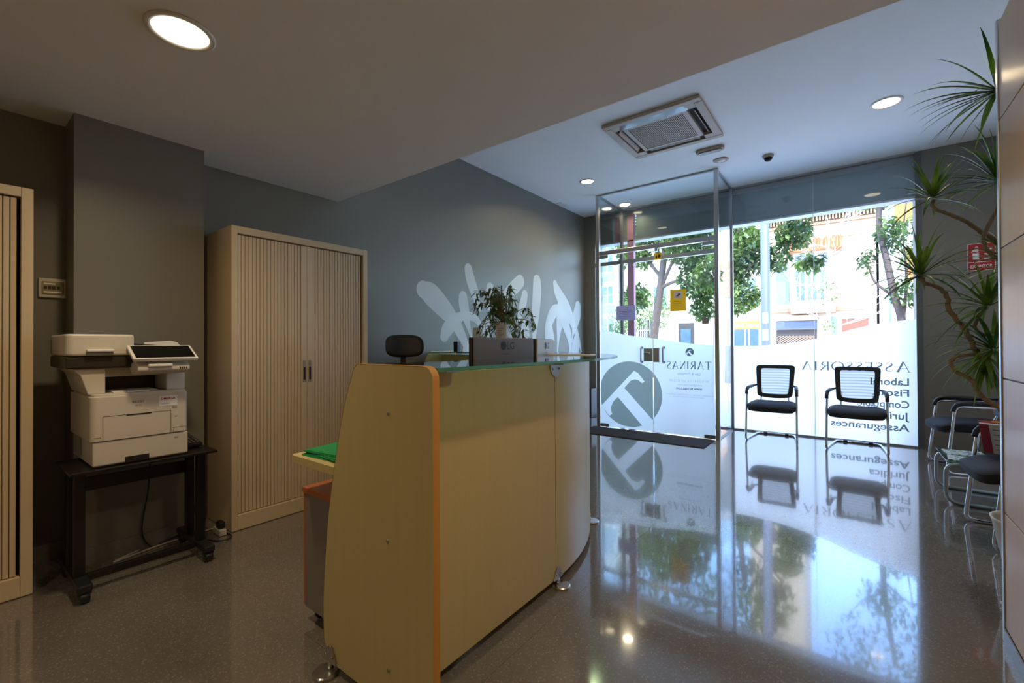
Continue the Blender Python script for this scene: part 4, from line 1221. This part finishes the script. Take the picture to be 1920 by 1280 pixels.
for i in range(5): b.box(-.0075, -.0063, -.13, .06, .03 + i * .035, .034 + i * .035, M=Mx)
b.build('print', M['inkgrey'], nw)
B().box(-.0085, -.0064, .075, .119, .002, .206, M=Mx).build('cover_strip', mat('crimson_paper', srgb(170, 60, 80), .6), nw)

# ------------------------------------------------------------------ dragon tree in its pot
dr = thing('dragon_tree', 'tall dragon tree with twisting stems in a white pot behind the beige partition', 'potted plant', (.71, 3.17, 0))
def dp(b, name, m): return wpart(dr, b, name, m)
dp(B().lathe([(.10, 0), (.105, .01), (.165, .335), (.17, .345), (.160, .345), (.155, .33), (.15, .30), (.001, .30)], (.71, 3.17, 0), 36), 'pot', M['offwhite'])
rnd = random.Random(11)
def stem(pts, r0, r1):
    P = smoothpath(pts, 6)
    P = [p + Vector((rnd.uniform(-.004, .004), rnd.uniform(-.004, .004), 0)) for p in P]
    dp(B().tube(P, [r0 + (r1 - r0) * i / len(P) for i in range(len(P))], 10), 'stem', M['cane'])
stem([(.73, 3.17, .3), (.72, 3.25, .60), (.66, 3.33, .86), (.60, 3.36, 1.0), (.535, 3.38, 1.15), (.49, 3.40, 1.28), (.44, 3.4, 1.37), (.425, 3.4, 1.46), (.385, 3.38, 1.51), (.335, 3.36, 1.53), (.315, 3.36, 1.57)], .015, .009)
stem([(.74, 3.20, .3), (.74, 3.3, .55), (.68, 3.36, .80), (.585, 3.36, .88), (.53, 3.34, .94), (.51, 3.34, 1.00), (.455, 3.33, 1.04), (.43, 3.33, 1.09), (.465, 3.33, 1.13), (.56, 3.36, 1.13)], .013, .008)
stem([(.70, 3.2, .3), (.80, 3.35, .9), (.84, 3.5, 1.4), (.70, 3.5, 1.68), (.60, 3.44, 1.76), (.50, 3.38, 1.85), (.43, 3.36, 1.90), (.375, 3.36, 1.94), (.372, 3.38, 1.99)], .014, .008)
stem([(.72, 3.12, .3), (.86, 3.3, 1.0), (.80, 3.36, 1.45), (.66, 3.36, 1.59), (.575, 3.36, 1.68), (.575, 3.38, 1.78), (.62, 3.4, 1.90), (.63, 3.4, 2.02)], .013, .008)
stem([(.76, 3.17, .3), (.92, 3.3, 1.2), (.90, 3.4, 2.0), (.78, 3.42, 2.38), (.69, 3.42, 2.48), (.63, 3.4, 2.51)], .014, .009)
stem([(.68, 3.2, .3), (.70, 3.36, .9), (.66, 3.4, 1.2), (.56, 3.38, 1.24), (.53, 3.38, 1.30), (.58, 3.4, 1.38)], .011, .007)
def rosette(c, n, L, axis, seed, spread=(.15, 1.25), droop=.55):
    r = random.Random(seed); V = []; F = []
    ax = Vector(axis).normalized(); ref = ax.orthogonal().normalized(); q = ax.cross(ref)
    for i in range(n):
        a = 2.399 * i + r.uniform(-.2, .2); el = spread[0] + (spread[1] - spread[0]) * (i / n) + r.uniform(-.1, .1)
        d = (ref * math.cos(a) + q * math.sin(a)) * math.sin(el) + ax * math.cos(el)
        ll = L * r.uniform(.7, 1.1); w = r.uniform(.009, .014); k = 9
        side = d.cross(Vector((0, 0, 1)))
        side = side.normalized() if side.length > .05 else Vector((1, 0, 0))
        base = len(V); p = Vector(c) + d * .01; dd = d.copy(); nrm = side.cross(dd).normalized()
        for j in range(k + 1):
            t = j / k; ww = w * (.55 + .9 * t if t < .35 else (1 - t) ** .7 * 1.15)
            V.append(tuple(p + side * ww)); V.append(tuple(p - nrm * ww * .25)); V.append(tuple(p - side * ww))
            p = p + dd * (ll / k); dd = (dd + Vector((0, 0, -droop * ll * 1.0 * (t + .15)))).normalized()
        for j in range(k):
            a0 = base + 3 * j
            F.append((a0, a0 + 1, a0 + 4, a0 + 3)); F.append((a0 + 1, a0 + 2, a0 + 5, a0 + 4))
    dl = Vector(dr.location)
    flatmesh('leaf_rosette', [(v[0] - dl.x, v[1] - dl.y, v[2]) for v in V], F, M['dracaena'], dr)
rosette((.315, 3.36, 1.575), 44, .30, (-.2, .1, 1), 1, (.2, 1.9), .75)
rosette((.372, 3.38, 2.00), 34, .26, (.3, .1, 1), 2, (.1, 1.9), .8)
rosette((.63, 3.4, 2.04), 38, .30, (-.3, 0, 1), 3, (.1, 1.8), .7)
rosette((.63, 3.4, 2.52), 26, .36, (-1, 0, .15), 4, (.1, 1.5), .45)
rosette((.585, 3.4, 1.39), 40, .32, (-.5, 0, .6), 5, (.2, 1.7), .7)
rosette((.60, 3.38, 1.16), 34, .30, (-.6, -.1, .2), 6, (.2, 1.6), .9)
rosette((.70, 3.4, 1.60), 30, .34, (-.7, 0, .5), 7, (.2, 1.5), .6)
rosette((.57, 3.37, 1.13), 22, .26, (-.1, 0, -.6), 8, (.2, 1.3), .6)

# fire extinguisher sign
sg = thing('extinguisher_sign', 'red fire extinguisher sign on the grey wall right of the window', 'sign', (1.125, YW - .001, 2.115))
B().box(-.104, .104, -.003, 0, -.145, .145, bev=.0005).build('plate', M['paper'], sg)
B().box(-.099, .099, -.0042, -.0031, -.052, .140).build('pictogram_field', M['red'], sg)
B().box(-.099, .099, -.0042, -.0031, -.140, -.058).build('text_field', M['red'], sg)
b = B().box(-.066, -.018, -.0052, -.0043, -.032, .045).box(-.062, -.022, -.0052, -.0043, .058, .088)
b.prism([(-.066, .075), (-.078, .055), (-.070, .052), (-.058, .078), (-.045, .112), (-.03, .112), (-.02, .10), (-.05, .10)], 'y', -.0052, -.0043)
b.build('extinguisher_symbol', M['paper'], sg)
b = B()
for k in range(3): b.prism([(.02 + .0, -.03 + k * .045), (.055, -.035 + k * .045), (.085, -.01 + k * .045), (.082, .002 + k * .045), (.05, -.012 + k * .045), (.02, -.012 + k * .045)], 'y', -.0052, -.0043)
b.build('flame_symbol', M['paper'], sg)
b = B(); place_text(b, 'EXTINTOR', lambda u, v: (-.082 + u, -.0046, -.118 + v), w=.164, h=.034, bold=.02); b.build('lettering', M['paper'], sg)

# ------------------------------------------------------------------ the street
M['asphalt'] = mat('pale_street_paving', srgb(226, 220, 212), .85, noise=.1, scale=2)
struct('floor_street', B().box(-60, 50, 7.05, 60, -.15, -.03), M['asphalt'])
struct('wall_facade', B().box(-60, -3.62, 6.9, 7.1, -.03, 4.4).box(1.5, 50, 6.9, 7.1, -.03, 4.4).box(-3.62, 1.5, 6.9, 7.1, HC + .3, 4.4), M['grey_out'])
M['cream'] = mat('cream_render', srgb(172, 156, 136), .85, noise=.04, scale=1)
M['whiter'] = mat('white_render', srgb(176, 174, 174), .85, noise=.04, scale=1)
M['peach'] = mat('peach_render', srgb(176, 146, 122), .85, noise=.05, scale=1)
M['orange'] = mat('orange_render', srgb(176, 104, 44), .8, noise=.05)
M['stone'] = mat('stone_band', srgb(150, 112, 84), .85, noise=.1)
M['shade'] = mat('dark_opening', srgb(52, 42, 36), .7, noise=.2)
M['wframe'] = mat('white_window_frame', srgb(190, 190, 195), .5)
M['bluegl'] = mat('bluish_pane', srgb(66, 84, 98), .12, noise=.3, scale=3)
M['balc'] = mat('blue_grey_panel', srgb(100, 120, 132), .6)
M['brown'] = mat('brown_wood_door', srgb(110, 66, 44), .7, noise=.15)
M['lattice'] = mat('roller_lattice', srgb(176, 140, 112), .6)
YF = 40.0
def building(label, x0, x1, h, m, y=YF, d=8):
    t = thing('building', label, 'building', ((x0 + x1) / 2, y, -.03))
    wpart(t, B().box(x0, x1, y, y + d, -.03, h), 'wall', m)
    return t
def win(t, x0, x1, z0, z1, bars=1, y=YF, pane=None, fr=None):
    b = B(); w = .09
    b.box(x0 - w, x0 + .03, y - .10, y - .001, z0 - w, z1 + w).box(x1 - .03, x1 + w, y - .10, y - .001, z0 - w, z1 + w).box(x0, x1, y - .10, y - .001, z0 - w, z0 + .03).box(x0, x1, y - .10, y - .001, z1 - .03, z1 + w)
    for i in range(1, bars + 1):
        x = x0 + (x1 - x0) * i / (bars + 1); b.box(x - .04, x + .04, y - .08, y - .001, z0, z1)
    b.box(x0, x1, y - .08, y - .001, (z0 + z1) / 2 - .04, (z0 + z1) / 2 + .04)
    f = wpart(t, b, 'window', fr or M['wframe'])
    o = B().box(x0 + .03, x1 - .03, y - .05, y - .002, z0 + .03, z1 - .03).build('pane', pane or M['bluegl'], None)
    o.parent = f
# far left white block with blue-grey balconies
b1 = building('tall white block with stacked windows and blue-grey panels, seen left of the pink pilaster', -30, -17.6, 21, M['whiter'])
for k in range(6):
    z = .8 + 3.1 * k
    for x in (-25.6, -22.4, -19.9):
        win(b1, x, x + 1.75, z + 1.2, z + 2.9, 2)
        wpart(b1, B().box(x - .1, x + 1.85, YF - .12, YF - .001, z + .35, z + 1.05), 'spandrel_panel', M['balc'])
b2 = building('low cream building mostly hidden behind the leafy trees', -17.4, -9.15, 9.5, M['cream'])
for x in (-16.4, -14.2): win(b2, x, x + 1.2, 4.4, 6.4)
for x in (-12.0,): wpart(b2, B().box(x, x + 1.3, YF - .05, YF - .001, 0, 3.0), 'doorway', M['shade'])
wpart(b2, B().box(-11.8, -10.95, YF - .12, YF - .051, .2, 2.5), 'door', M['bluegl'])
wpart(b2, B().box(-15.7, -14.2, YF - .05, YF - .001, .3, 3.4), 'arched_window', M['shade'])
b = B()
for i in range(9): b.box(-15.65 + i * .18, -15.6 + i * .18, YF - .12, YF - .08, .3, 3.4)
for z in (1.2, 2.4): b.box(-15.7, -14.2, YF - .13, YF - .08, z, z + .08)
wpart(b2, b, 'window_grille', M['wframe'])
b3 = building('cream apartment block with orange panels and a shop at street level', -9.1, -5.15, 13, M['cream'])
for z in (4.4, 7.4, 10.4):
    wpart(b3, B().box(-8.55, -7.75, YF - .08, YF - .001, z, z + 2.2), 'orange_panel', M['orange'])
    win(b3, -7.2, -5.9, z, z + 2.0)
wpart(b3, B().box(-7.7, -5.7, YF - .10, YF - .001, 2.35, 3.0), 'shop_sign', M['orange'])
b = B(); place_text(b, 'ISNI', lambda u, v: (-7.6 + u, YF - .12, 2.5 + v), w=.75, h=.34, bold=.02)
place_text(b, 'Tenns', lambda u, v: (-6.7 + u, YF - .12, 2.5 + v), w=.95, h=.34, bold=.02)
wpart(b3, b, 'sign_lettering', M['wframe'])
wpart(b3, B().box(-7.6, -5.7, YF - .06, YF - .001, 0, 2.3), 'shop_window', M['bluegl'])
b = B()
for x in (-7.65, -6.75, -6.45, -5.72): b.box(x - .05, x + .05, YF - .12, YF - .061, 0, 2.3)
wpart(b3, b, 'shop_frame', M['wframe'])
tb_ = building('very tall cream block standing behind the low shops', -8.0, -3.5, 38, M['cream'], 49, 8)
for k in range(9):
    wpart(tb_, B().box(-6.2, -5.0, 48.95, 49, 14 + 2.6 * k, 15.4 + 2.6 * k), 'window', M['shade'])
# ornate two-storey house opposite
b4 = building('ornate two-storey cream house with dentil cornice and tiled bay roof', -5.05, 1.5, 10.9, M['cream'])
b = B().box(-5.15, 1.6, YF - .55, YF - .001, 10.55, 10.95).box(-5.1, 1.55, YF - .3, YF - .001, 9.95, 10.15)
for i in range(34): b.box(-5.05 + i * .195, -4.95 + i * .195, YF - .45, YF - .001, 10.2, 10.53)
wpart(b4, b, 'cornice', M['stone'])
b = B().box(-5.05, 1.5, YF - .22, YF - .001, 3.55, 3.85).box(-5.05, 1.5, YF - .12, YF - .001, 8.9, 9.0)
for x in (-4.95, -.05 + .0, 1.3):
    b.box(x - .0, x + .06, YF - .1, YF - .001, 4.1, 8.7)
for i in range(9): b.box(.05, 1.28, YF - .06, YF - .001, 4.3 + i * .5, 4.35 + i * .5)
wpart(b4, b, 'string_course', M['stone'])
by = wpart(b4, B().box(-3.35, -.95, YF - 1.0, YF - .001, 3.9, 7.9), 'bay', M['cream'])
b = B().prism([(YF - 1.5, 7.9), (YF - .001, 7.9), (YF - .001, 9.0)], 'x', -3.8, -.4)
for i in range(16): b.tube([(-3.75 + i * .22, YF - 1.52, 7.93), (-3.75 + i * .22, YF - .02, 9.03)], .07, 6)
wpart(b4, b, 'tiled_roof', M['terracotta'])
for x in (-3.2, -2.45, -1.7):
    win(b4, x, x + .6, 4.3, 6.6, 1, YF - 1.0)
    wpart(b4, B().box(x, x + .6, YF - 1.05, YF - 1.001, 6.75, 7.7), 'stained_glass', mat('stained_glass', srgb(90, 90, 150), .3, noise=.6, scale=4))
wpart(b4, B().box(-4.55, -3.7, YF - .06, YF - .001, 4.2, 7.2), 'side_opening', M['balc'])
wpart(b4, B().box(-3.5, -.8, YF - 1.1, YF - .001, 3.4, 3.89), 'bay_base', M['stone'])
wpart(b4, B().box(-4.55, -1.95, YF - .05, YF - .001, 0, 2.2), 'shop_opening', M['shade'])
b = B()
for i in range(-10, 17):
    x = -4.55 + i * .22
    for s in (1, -1):
        xa, xb_ = (x, x + 2.2) if s > 0 else (x + 2.2, x)
        # clip the diagonal to the opening
        pts = []
        for t in range(12):
            xx = xa + (xb_ - xa) * t / 11; zz = 1.75 * t / 11
            if -4.53 < xx < -1.97: pts.append((xx, YF - .08 - (.02 if s > 0 else 0), zz))
        if len(pts) > 1: b.tube([pts[0], pts[-1]], .018, 4, False)
wpart(b4, b, 'lattice_shutter', M['lattice'])
wpart(b4, B().box(-4.55, -1.95, YF - .30, YF - .001, 2.25, 2.85), 'shop_sign', mat('grey_sign', srgb(70, 76, 96), .6, noise=.3, scale=3))
wpart(b4, B().box(-4.6, -1.9, YF - .34, YF - .001, 2.9, 3.3), 'awning_box', M['peach'])
wpart(b4, B().box(-1.3, -.75, YF - .05, YF - .001, 0, 3.1), 'louvre_door', M['balc'])
wpart(b4, B().box(-.45, 1.05, YF - .05, YF - .001, 0, 2.9), 'doorway', M['brown'])
wpart(b4, B().box(-.62, 1.2, YF - .12, YF - .051, 2.95, 3.2), 'door_lintel', M['wframe'])
# right neighbour
b5 = building('pale grey building with orange wall panels right of the ornate house', 1.65, 14, 13.5, M['whiter'])
for x, z0, z1, m in ((2.5, 9.4, 11.6, M['orange']), (3.0, 5.3, 7.6, M['orange']), (2.6, .0, 2.2, M['orange']), (5.0, 5.0, 8.0, M['peach'])): wpart(b5, B().box(x, x + 1.1, YF - .1, YF - .001, z0, z1), 'orange_panel', m)
for x in (6.5, 9, 11.5):
    for z in (1.2, 5, 8.6): win(b5, x, x + 1.3, z, z + 2.0)
wpart(b5, B().tube([(2.2, YF - .2, 0), (2.2, YF - .2, 13)], .06, 8), 'drainpipe', M['balc'])

# lamp post, trees
lp = thing('lamp_post', 'thick bluish grey metal post standing on the pavement outside the window', 'lamp post', (-1.585, 12, -.03))
B().lathe([(.13, 0), (.13, .5), (.10, .6), (.09, 9.0)], n=24).build('pole', mat('blue_grey_paint', srgb(92, 98, 112), .5), lp)
b = B().box(-.06, .06, -.098, -.09, 1.3, 1.55).box(-.05, .06, -.098, -.09, 1.7, 1.95)
b.build('stickers', M['paper'], lp)

def blob_leaves(blobs, n, size, seed):
    r = random.Random(seed); V = []; F = []
    tot = sum(b_[3] for b_ in blobs)
    for (c, rad, sq, wgt) in blobs:
        for i in range(int(n * wgt / tot)):
            while True:
                p = Vector((r.uniform(-1, 1), r.uniform(-1, 1), r.uniform(-1, 1)))
                if .25 < p.length < 1: break
            p = Vector((p.x * rad, p.y * rad, p.z * rad * sq))
            # clumping
            q = Vector(c) + p
            if math.sin(q.x * 5.1 + 1.3) * math.sin(q.z * 4.7 + q.y * 3.9) + math.sin(q.x * 2.3 - q.z * 2.9) * .6 < -.62: continue
            d = Vector((r.uniform(-1, 1), r.uniform(-1, 1), r.uniform(-1.2, .5)))
            leafquad(V, F, q, d, size * r.uniform(.7, 1.3), size * .6, r, .1)
    return V, F
def tree(label, base, trunk, tr, branches, blobs, n, size, seed, bark=None, leaf=None):
    t = thing('street_tree', label, 'tree', base)
    B().tube([Vector(p) - Vector(base) for p in smoothpath(trunk, 6)], [tr * (1 - .55 * i / (6 * len(trunk))) for i in range(len(smoothpath(trunk, 6)))], 12).build('trunk', bark or M['bark'], t)
    for br in branches:
        P = smoothpath(br, 5); B().tube([p - Vector(base) for p in P], [tr * .42 * (1 - .8 * i / len(P)) for i in range(len(P))], 7).build('branch', bark or M['bark'], t)
    V, F = blob_leaves(blobs, n, size, seed)
    flatmesh('foliage', [(v[0] - base[0], v[1] - base[1], v[2] - base[2]) for v in V], F, leaf or M['leaf'], t)
    return t
tree('leafy tree outside the glass door with a thick leaning trunk', (-5.8, 16, -.03), [(-5.85, 16, -.03), (-5.7, 16, 1.4), (-5.5, 16, 2.8), (-5.35, 16, 3.9), (-5.2, 16, 5.2)], .17,
     [[(-5.5, 16, 3.0), (-4.9, 15.9, 4.2), (-4.2, 15.8, 4.9)], [(-5.4, 16, 3.6), (-6.1, 16, 4.6), (-6.6, 16.1, 5.6)], [(-5.3, 16, 4.3), (-4.6, 16.2, 5.6), (-4.2, 16.2, 6.6)], [(-5.5, 16, 3.2), (-4.6, 15.8, 3.4), (-3.9, 15.8, 2.9)]],
     [((-5.2, 16, 5.8), 1.5, .9, 5), ((-6.3, 16, 4.7), .8, .9, 1.6), ((-4.3, 16, 4.9), 1.1, .9, 3), ((-4.0, 15.8, 3.5), .75, 1.1, 1.8), ((-6.5, 16.2, 3.0), .55, 1.0, .8), ((-3.9, 15.7, 2.4), .4, 1.2, .5), ((-5.3, 16, 8), 2, .9, 3)], 12000, .19, 3)
tree('leafy tree partly behind the lamp post', (-3.0, 15, -.03), [(-3.0, 15, -.03), (-2.95, 15, 2), (-2.8, 15, 4), (-2.6, 15, 6)], .12,
     [[(-2.9, 15, 3.0), (-2.0, 14.8, 3.8), (-1.2, 14.6, 4.2)], [(-2.85, 15, 3.6), (-3.2, 15, 4.6), (-3.3, 15, 5.2)], [(-2.7, 15, 4.6), (-1.9, 15, 5.4), (-1.4, 15, 6.0)]],
     [((-2.75, 15, 4.0), .85, 1.2, 3.4), ((-2.7, 15, 2.7), .6, 1.0, 1.6), ((-1.2, 14.6, 4.25), .5, .8, .9), ((-.85, 14.5, 3.4), .33, .8, .35), ((-1.7, 14.8, 3.7), .45, .9, .7), ((-2.4, 15, 6.4), 1.1, 1, 1.6), ((-1.6, 15, 5.2), .5, .7, .5)], 7000, .17, 4)
tree('slender curved tree at the right edge of the window', (.95, 13, -.03), [(.98, 13, -.03), (.92, 13, 1.6), (.80, 13, 2.2), (.66, 13, 3.1), (.55, 13, 3.8), (.58, 13, 4.6), (.75, 13, 6)], .085,
     [[(.93, 13, 1.65), (1.0, 13, 2.6), (.95, 13, 3.6), (1.05, 13, 4.6)], [(.80, 13, 2.2), (.45, 13, 2.6), (.35, 13, 3.0)], [(.6, 13, 4.2), (1.0, 13, 4.5), (1.3, 13, 4.3)], [(.56, 13, 4.4), (.2, 13, 4.7), (0, 13, 5)]],
     [((.42, 13, 3.1), .28, 1.1, .6), ((.72, 13, 3.7), .3, 1.2, .7), ((1.15, 13, 3.4), .45, 1.4, 1.8), ((1.1, 13, 2.3), .45, .9, 1.0), ((.50, 13, 4.6), .45, .8, .8), ((.7, 13, 6.0), 1.2, 1.0, 3.0), ((.9, 13, 8.4), 1.3, .8, 2.4), ((1.7, 13, 5.0), .8, 1.1, 1.6), ((.3, 13, 7.2), .7, .8, 1.1)], 4300, .125, 6)
# bare pale tree
bt = thing('street_tree', 'bare pale tree with fine twigs in front of the ornate house', 'tree', (-.62, 20, -.03))
rr_ = random.Random(8)
def grow(b, p, d, L, r, lev):
    n = 4; P = [p.copy()]; dd = d.copy()
    for i in range(n):
        dd = (dd + Vector((rr_.uniform(-.22, .22), rr_.uniform(-.22, .22), rr_.uniform(-.10, .16)))).normalized(); P.append(P[-1] + dd * L / n)
    b.tube(P, [r * (1 - .6 * i / n) for i in range(n + 1)], 5, False)
    if lev:
        for k in range(4 if lev > 1 else 3):
            i = rr_.randint(1, n); a = rr_.uniform(0, 2 * PI)
            nd = (dd + Vector((math.cos(a), math.sin(a) * .6, rr_.uniform(-.3, .8))) * .95).normalized()
            grow(b, P[i], nd, L * rr_.uniform(.5, .75), r * .5, lev - 1)
b = B().tube([(0, 0, 0), (.0, 0, 1.6), (-.02, 0, 3.0), (.03, 0, 4.4), (0, 0, 5.8)], [.085, .075, .06, .04, .015], 9); b.build('trunk', M['palebark'], bt)
for i in range(11):
    a = i * 2.4; z = 1.7 + i * .34
    bb = B(); grow(bb, Vector((0, 0, z)), Vector((math.cos(a), math.sin(a) * .5, .5)).normalized(), 1.6 - i * .07, .028, 3); bb.build('branch', M['palebark'], bt)
V, F = blob_leaves([((0, 0, 3.1), .35, 1.6, 1), ((.05, 0, 1.9), .25, 1, .4)], 160, .11, 9)
flatmesh('foliage', V, F, M['palm'], bt)
sh = thing('leafy_shrub', 'light green shrub outside, left of the glass door notice', 'shrub', (-9.4, 22, -.03))
B().tube([(0, 0, 0), (.1, 0, 1.2), (-.2, 0, 2.6)], [.07, .05, .02], 8).build('stem', M['bark'], sh)
V, F = blob_leaves([((0, 0, 2.4), 1.0, .8, 3), ((-.8, 0, 1.7), .6, .9, 1), ((1.6, 0, 3.0), .9, 1.2, 2)], 2000, .15, 12)
flatmesh('foliage', V, F, M['palm'], sh)
pl_ = thing('planter_box', 'orange planter box at the foot of the slender tree outside', 'planter', (.95, 13.0, -.03))
b = B().box(-.55, .75, -.35, -.30, 0, 1.62).box(-.55, .75, .30, .35, 0, 1.62).box(-.55, -.50, -.30, .30, 0, 1.62).box(.70, .75, -.30, .30, 0, 1.62)
b.build('walls', M['orange'], pl_)
